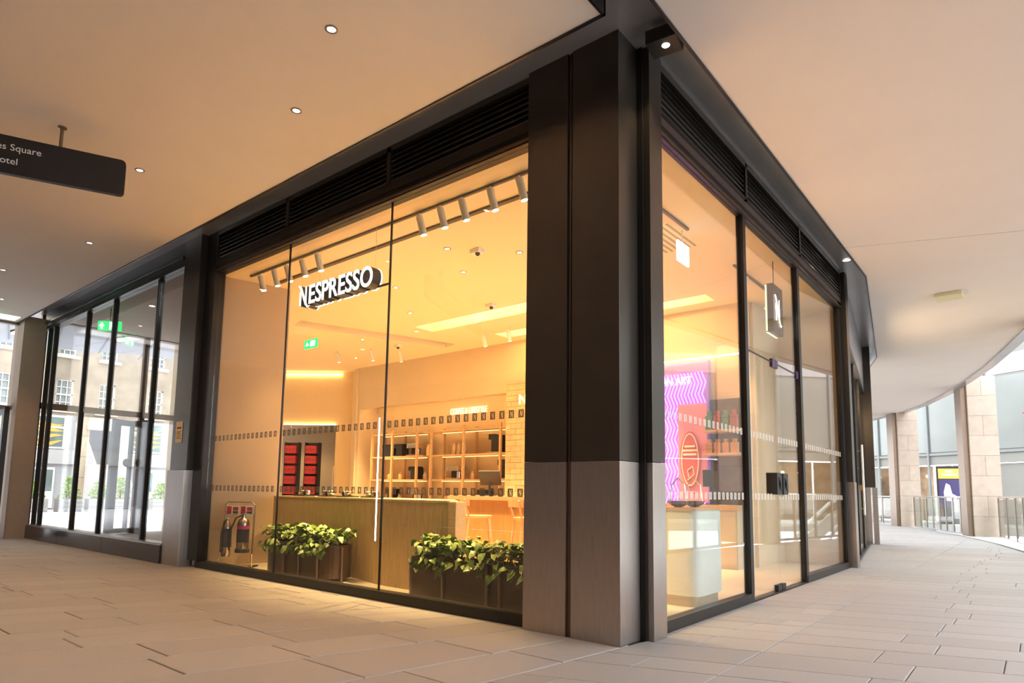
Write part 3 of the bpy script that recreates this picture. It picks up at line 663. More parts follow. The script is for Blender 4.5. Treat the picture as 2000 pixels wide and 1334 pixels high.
def planter(xa, xb, ya, yb_, rad, rods, lab, plab, npl):
    t = thing('planter', ((xa + xb) / 2, (ya + yb_) / 2, 0), lab, 'planter', 'bronze planters inside the window')
    MB().prism(rrect(xa, xb, ya, yb_, rad), .045, .395, [rrect(xa + .015, xb - .015, ya + .015, yb_ - .015, max(.01, rad - .015))]).build('trough', planter_m, t)
    MB().prism(rrect(xa + .01, xb - .01, ya + .01, yb_ - .01, max(.01, rad - .01)), .33, .36).build('soil', soil_m, t)
    MB().prism(rrect(xa + .01, xb - .01, ya + .01, yb_ - .01, max(.01, rad - .01)), .045, .06).build('base_plate', planter_m, t)
    for x, y in rods: MB().cyl((x, y, 0.004), (x, y - .012, .375), .014, n=8).build('rod_leg', bronze_m, t, smooth=True)
    for i in range(npl):
        px = xa + .03 + (xb - xa - .06) * (i + .5) / npl; py = (ya + yb_) / 2
        pt = thing('trailing_plant', (px, py, .36), plab % ('first', 'second', 'third', 'fourth', 'fifth', 'sixth', 'seventh', 'eighth')[i], 'plant', 'leafy plants in the planters')
        for j in range(4):
            a = random.random() * 6.28; MB().tube([(px, py, .35), (px + .05 * math.cos(a), py + .05 * math.sin(a), .45), (px + .12 * math.cos(a), py + .12 * math.sin(a), .52)], .004, 5).build('stem', mat('stem_green', (.12, .18, .04), .5, var=.1), pt)
        hw, hd = (xb - xa) / npl * .52, (yb_ - ya) * .5
        for j in range(170):
            hang = j % 9 == 0; a = random.random() * 6.283
            o = bpy.data.objects.new('leaf', random.choice(leafmesh)); col.objects.link(o); o.parent = pt
            lx, ly = random.uniform(-hw, hw), random.uniform(-hd, hd)
            o.location = (lx, ly, .05 + random.random() ** .7 * (.15 + .03 * math.sin(lx * 23 + i * 2)))
            if hang: o.location = (lx, -hd - .015, random.uniform(-.05, .06))
            o.rotation_euler = (random.uniform(-.6, .6), random.uniform(-.5, .6) + (.45 if hang else 0), a if not hang else -1.57 + random.uniform(-1.1, 1.1))
            o.scale = [random.uniform(.45, .78)] * 3
planter(-5.02, -3.70, .34, .74, .19, [(-4.53, .33), (-4.23, .33), (-3.89, .34), (-3.695, .52)], 'dark bronze planter with rounded ends, left, near the fire extinguishers', 'leafy variegated plant in the left planter, %s from the left', 4)
planter(-2.41, -.75, .33, .62, .03, [(-2.42, .36), (-1.96, .32), (-1.44, .32), (-1.30, .32)], 'long dark bronze planter beside the corner pillar', 'leafy variegated plant in the planter by the pillar, %s from the left', 4)

# fire extinguisher stand
es = thing('extinguisher_stand', (-5.80, .48, 0), 'chrome tube stand with red and white signs holding two fire extinguishers', 'stand')
D = Vector((.80, .60, 0)).normalized(); Nn = Vector((D.y, -D.x, 0))
def ep(a, o, z): q = Vector((-5.80, .46, 0)) + D * a + Nn * o; return Vector((q.x, q.y, z))
for s in (-1, 1):
    MB().tube([ep(.24 * s, .12, .012), ep(.19 * s, .02, .16), ep(.19 * s, 0, .5), ep(.19 * s, 0, .78), ep(.15 * s, 0, .82)], .011, 10).build('side_tube', chrome_m, es, smooth=True)
    MB().obox(ep(.22 * s, .04, .012), (.05, .22, .016), math.atan2(D.y, D.x)).build('foot', blackp_m, es)
MB().cyl(ep(-.15, 0, .82), ep(.15, 0, .82), .011).build('top_tube', chrome_m, es, smooth=True)
MB().obox(ep(0, .02, .014), (.46, .20, .012), math.atan2(D.y, D.x)).build('base_plate', mat('tinted_plate', (.45, .40, .33), .3, .6, var=.05), es)
for s in (-1, 1):
    sgp = MB().obox(ep(.092 * s, .012, .715), (.165, .006, .12), math.atan2(D.y, D.x)).build('safety_sign', whitep_m, es)
    MB().obox(ep(.092 * s - .045, .017, .715), (.06, .004, .10), math.atan2(D.y, D.x)).build('red_symbol', red_m, sgp)
    MB().obox(ep(.092 * s + .04, .017, .735), (.07, .004, .045), math.atan2(D.y, D.x)).build('red_text_block', red_m, sgp)
    MB().obox(ep(.092 * s + .04, .017, .69), (.07, .004, .03), math.atan2(D.y, D.x)).build('text_block', print_m, sgp)
def exting(a, z, r, h, label, band, lm, hs=1.0):
    c = ep(a, .10, z); t = thing('fire_extinguisher', c, label, 'extinguisher', 'fire extinguishers on the chrome stand')
    MB().lathe([(r * .9, 0), (r, .015), (r, h * .78), (r * .8, h * .88), (r * .35, h * .95), (r * .3, h)], c, 20).build('cylinder', mat('ext_steel', (.42, .36, .30), .2, 1.0, var=.05), t, smooth=True)
    MB().lathe([(r * 1.01, 0), (r * 1.01, h * band)], (c.x, c.y, c.z + h * .25), 20).build('label_wrap', blackp_m, t, smooth=True)
    MB().lathe([(r * 1.012, 0), (r * 1.012, .045)], (c.x, c.y, c.z + h * .62), 20).build('label_band', lm, t, smooth=True)
    MB().cyl((c.x, c.y, c.z + h), (c.x, c.y, c.z + h + .035), .016).build('valve', chrome_m, t)
    for dz in (.03, .05): MB().obox((c.x + D.x * .05, c.y + D.y * .05, c.z + h + dz), (.15, .018, .006), math.atan2(D.y, D.x), ry=R(-12 if dz > .04 else 8)).build('lever', chrome_m, t)
    MB().tube([(c.x, c.y, c.z + h + .01), ep(a - .08 * hs, .14, z + h * .95), ep(a - .13 * hs, .17, z + h * .6), ep(a - .12 * hs, .17, z + h * .12)], .010, 8).build('hose', blackp_m, t, smooth=True)
    return c
c2 = exting(.10, .21, .075, .44, 'stainless fire extinguisher with magenta label band, on the right of the stand', .45, mag_m)
MB().lathe([(.088, 0), (.088, .045), (.08, .05)], (c2.x, c2.y, .19), 18).build('holder_ring', blackp_m, es)
exting(-.11, .14, .058, .46, 'slimmer dark-labelled fire extinguisher, on the left of the stand', .5, blackp_m, hs=.3)
# glowing tube standing in for a reflection in the window glass
tag(MB().cyl((-2.72, .16, .52), (-2.72, .16, 1.70), .0065, n=10).build('tube_reflection', reflection_m), 'thin glowing tube standing in for a reflected light line beside the second glass joint', 'light')

# bar and stools
br = thing('bar_counter', (-3.2, 3.3, 0), 'wooden bar with pink stone top in front of the shelves', 'bar')
MB().box(-4.45, -1.6, 3.05, 3.6, 0, .885).build('bar_front', barwood_m, br); MB().box(-4.55, -1.5, 2.98, 3.68, .885, .945).build('bar_top', pinktop_m, br, bev=.006)
def stool(x, y, rz, lab):
    t = thing('bar_stool', (x, y, 0), lab, 'stool', 'bar stools', rz)
    sm = mat('stool_terracotta_wood', (.48, .17, .09), .5, var=.1, vscale=6)
    MB().lathe([(.16, 0), (.19, .012), (.19, .03), (.17, .035), (.001, .028)], (0, 0, .66), 22).build('seat', sm, t, smooth=True, world=False)
    for sx in (-1, 1):
        for sy in (-1, 1): MB().cyl((sx * .2, sy * .2, 0), (sx * .13, sy * .13, .67), .015, .017, n=8).build('leg', sm, t, smooth=True, world=False)
        MB().cyl((sx * .13, .13, .66), (sx * .19, .20, .90), .013, n=8).build('back_post', sm, t, world=False)
    bk = MB()
    for i in range(9):
        a0, a1 = R(35 + i * 12.2), R(35 + (i + 1) * 12.2); bk.prism([(.25 * math.cos(a0), .25 * math.sin(a0)), (.25 * math.cos(a1), .25 * math.sin(a1)), (.23 * math.cos(a1), .23 * math.sin(a1)), (.23 * math.cos(a0), .23 * math.sin(a0))][::-1], .82, .91)
    bk.build('backrest', sm, t, world=False); rg = MB()
    for a, b in (((-.17, -.17), (.17, -.17)), ((.17, -.17), (.17, .17)), ((.17, .17), (-.17, .17)), ((-.17, .17), (-.17, -.17))): rg.cyl((*a, .25), (*b, .25), .01, n=6)
    rg.build('foot_ring', sm, t, world=False)
stool(-3.55, 2.55, 2.4, 'terracotta wooden bar stool at the left end of the bar, above the planter leaves')
stool(-2.72, 2.55, 2.6, 'terracotta wooden bar stool partly hidden by the corner pillar')
ps = thing('till_screen', (-3.92, 3.2, .945), 'black till screen on a stand at the bar', 'screen')
MB().lathe([(.09, 0), (.09, .012), (.02, .02)], (-3.92, 3.2, .945), 16).build('foot', blackp_m, ps); MB().cyl((-3.92, 3.2, .95), (-3.92, 3.2, 1.15), .018).build('stem', blackp_m, ps)
MB().obox((-3.90, 3.18, 1.20), (.32, .025, .22), R(20), R(25)).build('display', blackp_m, ps, bev=.006)

# shelves
SX = lambda px: -9.43 + (px - 722) * .01496
ROWS = [(2.24, 'top'), (1.74, 'upper'), (1.24, 'lower'), (.76, 'bottom')]
def shelf_unit(pa, pb, posts, lab):
    xa, xb = SX(pa), SX(pb); t = thing('open_shelf_unit', ((xa + xb) / 2, 5.65, 0), lab, 'shelf', 'oak shelf units in the recess')
    for p in posts:
        for y in (5.47, 5.85): MB().box(SX(p) - .022, SX(p) + .022, y - .022, y + .022, 0, 2.32).build('post', oak_m, t)
    for z, _ in ROWS:
        MB().box(xa - .03, xb + .03, 5.46, 5.87, z - .03, z).build('shelf', oak_m, t)
        if z > 1: MB().box(xa + .1, xb - .1, 5.70, 5.72, z - .04, z - .03).build('shelf_light', mat('shelf_led', (1, 1, 1), .5, emit=WARM, estr=1.6), t)
shelf_unit(723, 833, (723, 769, 822), 'open oak shelving unit on the left of the lit recess')
shelf_unit(851, 988, (851, 912, 976), 'open oak shelving unit under the glowing wall lettering')
ordn = ('first', 'second', 'third', 'fourth', 'fifth', 'sixth', 'seventh')
def machine(px, z, row, kind, i, s=1.0):
    x = SX(px); y = 5.66
    t = thing('coffee_machine', (x, y, z), '%s coffee machine on the %s shelf, %s from the left' % (('compact black', 'chrome and black', 'tall black')[kind], row, ordn[i]), 'coffee machine', 'coffee machines on the shelves')
    if kind == 2:
        MB().box(x - .10 * s, x + .12 * s, y - .10, y + .14, z + .03, z + .36 * s).build('body', blackp_m, t, bev=.012)
        MB().box(x - .20 * s, x - .06 * s, y - .07, y + .09, z + .27 * s, z + .38 * s).build('brew_head', blackp_m, t, bev=.012)
        MB().box(x - .20 * s, x + .13 * s, y - .10, y + .12, z, z + .03).build('drip_tray', chrome_m, t)
    elif kind == 1:
        MB().box(x - .16, x + .16, y - .12, y + .12, z + .17, z + .27).build('body', chrome_m, t, bev=.012); MB().box(x - .14, x + .02, y + .0, y + .12, z + .03, z + .18).build('back', blackp_m, t)
        MB().box(x - .17, x + .17, y - .13, y + .12, z, z + .03).build('drip_tray', chrome_m, t); MB().cyl((x + .09, y - .02, z + .03), (x + .09, y - .02, z + .16), .045).build('milk_jug', chrome_m, t, smooth=True)
    else:
        MB().box(x - .05, x + .15, y - .09, y + .11, z, z + .25).build('body', blackp_m, t, bev=.014); MB().box(x - .15, x + .15, y - .07, y + .09, z + .19, z + .28).build('brew_head', blackp_m, t, bev=.014)
        MB().box(x - .15, x - .04, y - .07, y + .07, z, z + .025).build('drip_tray', chrome_m, t)
def jar(px, z, row, i, h=.16, m=None):
    x = SX(px); t = thing('glass_jar', (x, 5.64, z), 'small glass jar on the %s shelf, %s among the jars' % (row, ordn[i]), 'jar', 'jars on the shelves')
    MB().lathe([(.04, 0), (.045, .01), (.045, h * .75), (.025, h * .9), (.025, h)], (x, 5.64, z), 12).build('body', m or mat('amber_jar', (.70, .52, .30), .15, var=.1), t, smooth=True)
    MB().lathe([(.028, h), (.028, h + .025), (.001, h + .026)], (x, 5.64, z), 12).build('lid', oak_m, t)
for z, row, lst in ((1.74, 'upper', [(747, 0), (773, 0), (806, 1), (962, 2)]), (1.24, 'lower', [(806, 0), (888, 1), (978, 2)]), (.76, 'bottom', [(757, 0), (812, 1), (940, 0)])):
    for i, (px, k) in enumerate(lst): machine(px, z, row, k, i)
for z, row, lst in ((1.74, 'upper', [884, 893, 903, 833]), (1.24, 'lower', [752, 776, 828, 919]), (.76, 'bottom', [775, 870])):
    for i, px in enumerate(lst): jar(px, z, row, i, h=.22 if row == 'upper' else .14)
t = thing('neon_lettering', (-6.77, 5.93, 2.55), 'glowing COFFEE & LIFESTYLE lettering on the recess wall', 'sign')
text_on(t, 'COFFEE & LIFESTYLE', .185, .008, lambda x, y, z: Vector((-7.42 + x, 5.925 - z, 2.62 + y)), neon_m, xs=.62)
# tiled pier beside the shelves
tp = thing('tiled_pier', (-5.1, 5.38, 0), 'narrow pier faced with cream tiles right of the shelves', 'pier')
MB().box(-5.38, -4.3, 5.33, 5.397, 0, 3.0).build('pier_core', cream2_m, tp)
tm = None
for r_ in range(27):
    for c_ in range(3):
        a = -5.38 + c_ * .25 - (.125 if r_ % 2 else 0); x0_, x1_ = max(-5.38, a), min(-4.66, a + .245)
        if x1_ - x0_ > .03: MB().box(x0_, x1_, 5.312, 5.332, .2 + r_ * .103, .2 + r_ * .103 + .097).build('tile', tile_m, tp)
MB().box(-4.66, -3.9, 5.30, 5.34, 0, 2.5).build('opening_panel', mat('brown_opening', (.22, .13, .06), .7, var=.05), tp)
text_on(tp, 'NE', .26, .008, lambda x, y, z: Vector((-5.08 + x, 5.30 - z, 2.60 + y)), neon_m)
# boxes in the alcove
bd_ = Vector((2.9, 2.05, 0)).normalized()
for c_ in range(2):
    tw = thing('box_tower', (-11.9 + c_ * .38, 5.35 + c_ * .26, 0), 'tall black display rack of red boxes in the room behind, %s one' % ('left', 'right')[c_], 'rack', 'display racks of coffee boxes')
    b0 = Vector((-12.1 + c_ * .42, 5.15 + c_ * .30, 0))
    MB().obox(b0 + Vector((-.05, .07, 1.15)), (.36, .03, 2.0), math.atan2(bd_.y, bd_.x)).build('rack_back', blackp_m, tw)
    for k in (-1, 1): MB().obox(b0 + bd_ * .17 * k + Vector((0, 0, 1.15)), (.02, .16, 2.0), math.atan2(bd_.y, bd_.x)).build('rack_side', blackp_m, tw)
    for k in range(6):
        bx = thing('coffee_box', b0 + Vector((.04, -.06, .62 + k * .25)), 'red coffee box in the %s rack, %s from the top' % (('left', 'right')[c_], ordn[5 - k]), 'box', 'red coffee boxes')
        MB().obox(b0 + Vector((.05, -.07, .72 + k * .25)), (.27, .12, .19), math.atan2(bd_.y, bd_.x)).build('carton', mat('red_carton', (.55, .04, .05), .5, var=.1), bx)
        for q in range(3): MB().obox(b0 + Vector((.09 + (q - 1) * .07, -.135 + (q - 1) * .05, .72 + k * .25)), (.025, .01, .03), math.atan2(bd_.y, bd_.x)).build('label_mark', print_m, bx)
pc = thing('framed_picture', (-11.0, 5.75, 1.0), 'framed picture standing in the small room behind', 'picture')
MB().obox((-11.05, 5.8, 1.3), (.34, .03, .55), math.atan2(bd_.y, bd_.x)).build('frame', white_m, pc); MB().obox((-11.03, 5.78, 1.22), (.26, .03, .3), math.atan2(bd_.y, bd_.x)).build('print', mat('grey_print', (.30, .28, .25), .6, var=.3, vscale=12), pc)
MB().obox((-11.05, 5.83, .5), (.4, .25, 1.0), math.atan2(bd_.y, bd_.x)).build('pedestal', white_m, pc)

# right side: neon feature wall
fw = thing('neon_feature_wall', (-1.9, 5.3, 0), 'back wall panel covered with purple zigzag light lines', 'wall art')
MB().box(-2.75, -1.50, 5.30, 5.40, 0, 3.0).build('panel', mat('lilac_panel', (.42, .24, .55), .6, var=.05), fw)
for i in range(22):
    x = -2.72 + i * .055; zz = MB(); pts = []
    for j in range(13): pts.append((x + (.03 if j % 2 else -.03), 5.285, .85 + j * .165))
    zz.tube(pts, .006, 5); zz.build('light_line', purple_m, fw)
text_on(fw, 'AN ART', .17, .01, lambda x, y, z: Vector((-2.24 + x, 5.27 - z, 2.66 + y)), mat('white_letters', (.9, .85, .9), .5, emit=(1, .9, 1), estr=.8), xs=.8)
strip((-2.7, 5.26), (-1.0, 5.26), 3.02, coveh_m, lab='strip of light along the top of the purple feature wall')
em = thing('oval_emblem', (-1.76, 5.2, 1.05), 'pink panel with oval line-drawn emblem in front of the purple lights', 'emblem')
ov = lambda rx, rz, n=28: [(-1.76 + rx * math.cos(2 * math.pi * i / n), 1.52 + rz * math.sin(2 * math.pi * i / n)) for i in range(n)]
toy = lambda y: (lambda p: Vector((p.x, y - p.z, p.y)))
MB().box(-1.95, -1.50, 5.22, 5.24, .9, 2.35).build('backing', mat('pink_panel', (.75, .30, .55), .6, var=.05), em)
MB().prism(ov(.155, .42), 0, .02).map(toy(5.22)).build('oval', mat('emblem_red', (.55, .10, .12), .6, var=.05), em)
MB().prism(ov(.135, .39), 0, .006, [ov(.122, .37)]).map(toy(5.2)).build('outline', whitep_m, em)
for z_, w_ in ((1.70, .08), (1.64, .12), (1.58, .10)): MB().box(-1.76 - w_, -1.76 + w_, 5.192, 5.2, z_, z_ + .03).build('text_line', whitep_m, em)
MB().tube([(-1.80, 5.195, 1.22), (-1.70, 5.195, 1.30), (-1.72, 5.195, 1.42), (-1.80, 5.195, 1.36), (-1.78, 5.195, 1.26)], .007, 6).build('drawing', whitep_m, em)
sw = thing('wall_shelving', (-1.25, 5.2, 0), 'dark wall bay with shelves of orange boxes right of the purple lights', 'shelf')
MB().box(-1.50, -.98, 5.34, 5.40, .87, 2.4).build('back_panel', mat('dark_bay', (.09, .06, .05), .6, var=.1), sw)
for z_ in (1.60, 1.93): MB().box(-1.50, -.98, 5.06, 5.34, z_ - .035, z_).build('shelf', oak_m, sw)
bc = thing('base_cabinet', (-1.8, 5.1, 0), 'low cabinet with oak worktop under the purple lights and dark bay', 'cabinet')
MB().box(-2.75, -.98, 4.92, 5.215, .80, .87).build('worktop', oak_m, bc); MB().box(-2.7, -1.0, 4.97, 5.21, 0, .80).build('carcass', mat('cabinet_paint', (.62, .52, .38), .6, var=.03), bc)
for k in range(4): MB().box(-2.68 + k * .42, -2.28 + k * .42, 4.955, 4.969, .06, .78).build('door', MATS['cabinet_paint'], bc)
for i in range(4):
    for z_, nm in ((1.60, 'lower'), (1.93, 'upper')):
        x = -1.44 + i * .12; bx = thing('gift_box', (x, 5.16, z_), '%s box on the %s shelf of the dark bay, %s from the left' % ('orange' if z_ < 1.7 else 'dark bottle-shaped', nm, ordn[i]), 'box', 'boxes in the dark bay')
        m_ = mat('orange_carton', (.55, .26, .09), .5, var=.1) if z_ < 1.7 else (mat('dark_red_carton', (.35, .08, .05), .5, var=.1) if i % 2 else mat('green_carton', (.10, .22, .12), .5, var=.1))
        h_ = .2 if z_ < 1.7 else .28; MB().box(x - .045, x + .045, 5.12, 5.2, z_, z_ + h_ * .75).build('carton', m_, bx); MB().box(x - .025, x + .025, 5.13, 5.19, z_ + h_ * .75, z_ + h_).build('carton_top', m_, bx)
mo = thing('monitor', (-1.40, 5.1, .87), 'black monitor on the worktop below the dark bay', 'screen')
MB().box(-1.5, -1.28, 5.02, 5.05, 1.12, 1.36).build('display', blackp_m, mo, bev=.005); MB().box(-1.41, -1.37, 5.05, 5.08, .87, 1.2).build('stand', blackp_m, mo); MB().box(-1.47, -1.31, 5.0, 5.1, .87, .88).build('foot', blackp_m, mo)
# display plinths in the right window
def plinth(x, y, w, d, h, lab, m):
    t = thing('display_plinth', (x, y, 0), lab, 'display table', 'display plinths in the right window')
    MB().prism(rrect(x - w / 2 + .03, x + w / 2 - .03, y - d / 2 + .03, y + d / 2 - .03, .07), .004, .10).build('recessed_base', mat('plinth_base', (.52, .44, .32), .4, .3, var=.05), t)
    MB().prism(rrect(x - w / 2, x + w / 2, y - d / 2, y + d / 2, .09), .10, h).build('body', m, t); MB().prism(rrect(x - w / 2 - .01, x + w / 2 + .01, y - d / 2 - .01, y + d / 2 + .01, .09), h, h + .025).build('top', oak_m, t)
plm = mat('pale_blue_plinth', (.66, .68, .62), .5, var=.03)
plinth(-.62, 1.05, .40, .36, .90, 'white display plinth with rounded corners hard behind the pilaster', plm)
plinth(-.42, 2.05, .44, .62, .86, 'white display plinth with rounded corners in the middle of the right window', plm)
for i, (x, y) in enumerate(((-.45, 1.9), (-.40, 2.15))):
    t = thing('glass_cup', (x, y, .885), 'small glass dish on the white plinth, %s of two' % ('nearer', 'farther')[i], 'dish', 'dishes on the plinth')
    MB().lathe([(.03, 0), (.09, .03), (.10, .06)], (x, y, .885), 18).build('bowl', mat('smoked_dish', (.12, .09, .12), .15, var=.1), t, smooth=True)
    MB().tube([(x - .08, y, .94), (x - .06, y, 1.10), (x, y, 1.16), (x + .06, y, 1.10), (x + .08, y, .94)], .006, 6).build('handle', chrome_m, t)

# ================================================================== LEFT LOBBY AND ENTRANCE
gs = struct('window_4', (-9.7, 0, 0), 'tall glass screen of the entrance lobby on a dark polished plinth')
polished = mat('polished_black_stone', (.05, .045, .05), .12, .2, var=.15, vscale=4)
for a, b in ((-12.75, -10.8), (-10.79, -8.8), (-8.79, -6.77)): MB().box(a, b, -.1, .1, .0, .235).build('plinth_stone', polished, gs)
MB().box(-12.75, -6.77, -.085, .08, .235, .26).build('sill', mat('grey_sill_metal', (.30, .28, .28), .3, .8, var=.05), gs)
for x in (-12.55, -12.2, -10.48, -9.27, -7.59): MB().box(x - .022, x + .022, -.035, .04, .26, 4.06).build('mullion', black_m, gs)
for z0_, z1_, y_ in ((4.02, 4.08, -.06), (4.12, 4.16, -.09), (4.2, ZS, -.05)): MB().box(-12.75, -6.72, y_, .08, z0_, z1_).build('head_rail', black_m, gs)
MB().box(-12.75, -6.72, -.095, -.088, 4.135, 4.15).build('metal_strip', mat('grey_strip', (.35, .36, .40), .25, .9, var=.05), gs)
gx = [-12.55, -12.2, -10.48, -9.27, -7.59, -6.76]
for a, b in zip(gx[:-1], gx[1:]): MB().box(a + .023, b - .023, -.006, .006, .26, 4.02).build('pane', dglass_m, gs)
frame_m = mat('brown_grey_frame', (.20, .16, .13), .45, .4, var=.06)
smesh(MB().box(-13.25, -12.62, -.42, -.06, 0, ZC + .1), 'wall_entrance_column', mat('beige_render', (.46, .36, .28), .7, var=.03), 'beige square column at the entrance')
smesh(MB().prism([(-13.2, .1), (-6.7, .1), (-6.1, 1.1), (-13.3, 2.8)], 4.30, 4.4), 'ceiling', mat('lobby_ceiling', (.55, .46, .40), .9, var=.01), 'ceiling of the entrance lobby')
smesh(MB().prism([(-13.2, .1), (-6.3, .1), (-6.0, 1.1), (-13.3, 2.8)], -.2, .0), 'floor', paver_m, 'paved floor of the entrance lobby')
ew = struct('window_5', (-13, 1.2, 0), 'glazed entrance front seen through the lobby screen')
MB().box(-13.06, -12.94, -.06, 2.75, 4.28, 4.42).build('head_frame', frame_m, ew); MB().box(-13.05, -12.95, -.06, 2.75, 2.50, 2.62).build('transom', frame_m, ew)
for y in (0.0, 1.93, 2.7): MB().box(-13.05, -12.95, y - .05, y + .05, 0, 4.3).build('mullion', frame_m, ew)
MB().box(-13.005, -12.995, 0, 2.7, 2.62, 4.28).build('pane', dglass_m, ew); MB().box(-13.005, -12.995, 0, 1.3, .05, 2.5).build('pane', dglass_m, ew)
for i, (y0, a, lab, cl) in enumerate(((1.72, R(100), 'open black-framed glass door leaf in the lobby', 0), (-.62, R(88), 'open black-framed glass door leaf at the left picture edge', 0), (2.02, R(15), 'black-framed glass door behind the right mullions', 0))):
    t = struct('door_%d' % (i + 2), (-12.95, y0, 0), lab); t.rotation_euler = (0, 0, a - R(90))
    w_ = .75
    f_ = MB().box(0, w_, -.025, .025, .02, .12).box(0, w_, -.025, .025, 2.28, 2.40).box(0, .10, -.025, .025, .02, 2.4).box(w_ - .16, w_, -.04, .04, .02, 2.4)
    f_.build('leaf_frame', black_m, t, world=False); MB().box(.1, w_ - .1, -.005, .005, .12, 2.28).build('pane', dglass_m, t, world=False)
    MB().cyl((w_ - .16, -.06, .5), (w_ - .16, -.06, 1.55), .014).build('pull_handle', chrome_m, t, world=False); MB().lathe([(.09, 0), (.09, .004)], (0, 0, 0), 20).map(lambda p: Vector((w_ / 2 + p.x, -.008 - p.z, 1.5 + p.y))).build('round_sticker', blackp_m, t, world=False)
el = struct('window_6', (-13, -2.5, 0), 'glazed entrance front at the far left')
MB().box(-13.06, -12.94, -3.3, -.42, 4.08, 4.3).build('head_frame', frame_m, el); MB().box(-13.05, -12.95, -3.3, -.42, 2.42, 2.5).build('transom', frame_m, el)
for y in (-1.9, -3.3): MB().box(-13.05, -12.95, y - .05, y + .05, 0, 4.1).build('mullion', frame_m, el)
MB().box(-13.005, -12.995, -3.3, -.42, 2.5, 4.08).build('pane', dglass_m, el); MB().box(-13.005, -12.995, -3.3, -1.45, .05, 2.42).build('pane', dglass_m, el)
smesh(MB().box(-13.2, -13.0, -9, -3.35, 0, ZC), 'wall_entrance', mat('beige_render', (.46, .36, .28), .7), 'beige wall beside the entrance')
for x, y, z, lab in ((-11.0, .50, 3.86, 'green exit sign with white arrow behind the lobby glass'), (-12.1, -1.22, 3.86, 'green exit sign cut by the left picture edge')):
    t = thing('exit_sign', (x, y, z), lab, 'exit sign'); rz = R(48)
    MB().obox((x, y, z + .1), (.40, .03, .18), rz).build('panel', green_m, t)
    dd = Vector((math.cos(rz), math.sin(rz), 0)); nn = Vector((dd.y, -dd.x, 0))
    ax = Vector((x, y, z + .1)) + nn * .018
    mb = MB().prism([(-.18, -.01), (-.13, .06), (-.08, -.01), (-.11, -.01), (-.11, -.06), (-.15, -.06), (-.15, -.01)], 0, .003); mb.map(lambda p: ax + dd * p.x + Vector((0, 0, p.y)) + nn * p.z).build('arrow', exitw_m, t)
    mb = MB().prism([(.0, -.07), (.11, -.07), (.11, .07), (.0, .07)], 0, .002); mb.map(lambda p: ax + dd * p.x + Vector((0, 0, p.y)) + nn * p.z).build('door_symbol', exitw_m, t)
    mb = MB().prism([(.03, -.06), (.06, 0), (.04, .04), (.07, .05), (.08, -.01), (.06, -.06)], .002, .004); mb.map(lambda p: ax + dd * p.x + Vector((0, 0, p.y)) + nn * p.z).build('running_figure', green_m, t)
    MB().cyl((x, y, z + .2), (x, y, z + .5), .008, n=6).build('rod', black_m, t)
for x, y, l in ((-10.2, .9, 'left of the two'), (-8.7, 1.0, 'right of the two')): downlight(x, y, 4.30, 'small downlight in the lobby ceiling, %s' % l, 6, grp='lobby downlights')
tag(MB().box(-12.75, -12.35, -3.0, -.55, ZC - .014, ZC - .002).build('ceiling_light', mat('diffuser', (.9, .88, .9), .6, emit=(1, .97, .95), estr=.5)), 'pale diffuser panel in the passage ceiling by the entrance', 'light')

# ------------------------------------------------------------------ outside beyond the entrance
smesh(MB().box(-60, -13.2, -40, 45, -.3, -.02), 'ground', mat('plaza_paving', (.82, .81, .82), .8, var=.05, vscale=2), 'pale plaza paving outside the entrance')
cp = struct('trim_5', (-16, 1, 4.55), 'pale canopy soffit with panel joints outside the entrance')
MB().prism([(-13.1, -8), (-18.6, -8), (-17.9, 1.3), (-16.7, 3.2), (-15.4, 9), (-13.1, 9)][::-1], 4.6, 4.9).build('canopy_slab', mat('canopy_paint', (.42, .44, .49), .7, var=.02), cp)
for i in range(9): MB().seg((-13.1, -3.6 + i * 1.0), (-17.4, -2.6 + i * 1.0), .03, 4.585, 4.602).build('panel_joint', mat('joint_grey', (.25, .26, .3), .7, var=.02), cp)
for i, (a, b) in enumerate((((-13.8, .55), (-16.3, .25)), ((-13.8, -.35), (-16.3, -.75)), ((-13.6, 2.4), (-15.0, 2.0)))):
    t = thing('canopy_light', (*a, 4.5), 'bright linear lamp under the entrance canopy, %s' % ('middle one', 'leftmost one', 'rightmost one')[i], 'light', 'canopy lamps')
    MB().seg(a, b, .12, 4.52, 4.56).build('diffuser', mat('canopy_lamp', (1, 1, 1), .5, emit=(1, .85, .6), estr=5), t); MB().seg(a, b, .16, 4.56, 4.6).build('housing', black_m, t)
for y in (-.9, .15): tag(MB().box(-15.1, -15.0, y - .05, y + .05, -.02, 4.6).build('canopy_post', black_m), 'slim dark canopy post outside, %s' % ('left one' if y < 0 else 'right one'), 'post')
bld = thing('stone_building', (-30, 6, 0), 'pale sandstone townhouse with white sash windows across the plaza', 'building')
sand = brick_mat('ashlar_sandstone', (.66, .56, .41), (.46, .38, .28), (.30, .25, .19), .9, .36, .012, rot=(R(90), 0, R(90)))
wins = []
for y in (1.2, 3.2, 5.27, 6.92, 9.0, 11.0):
    wins += [(y - .33, y + .33, 4.25, 5.55), (y - .33, y + .33, 6.62, 7.6), (y - .33, y + .33, 8.7, 9.7)]
wh = [[(a, c), (b, c), (b, d), (a, d)] for a, b, c, d in wins]
MB().prism([(-34, 4.0), (22, 4.0), (22, 11), (-34, 11)], 0, .5, wh).map(lambda p: Vector((-30 - p.z, p.x, p.y))).build('facade', sand, bld)
MB().box(-30.9, -30.5, -34, 22, 0, 11).build('inner_wall', mat('dark_interior', (.12, .12, .12), .7, var=.1), bld)
MB().box(-30.3, -29.8, -34, 5.8, 1.9, 2.5).box(-30.3, -29.8, 7.6, 22, 1.9, 2.5).build('string_course', mat('grey_cornice', (.46, .45, .44), .7, var=.03), bld)
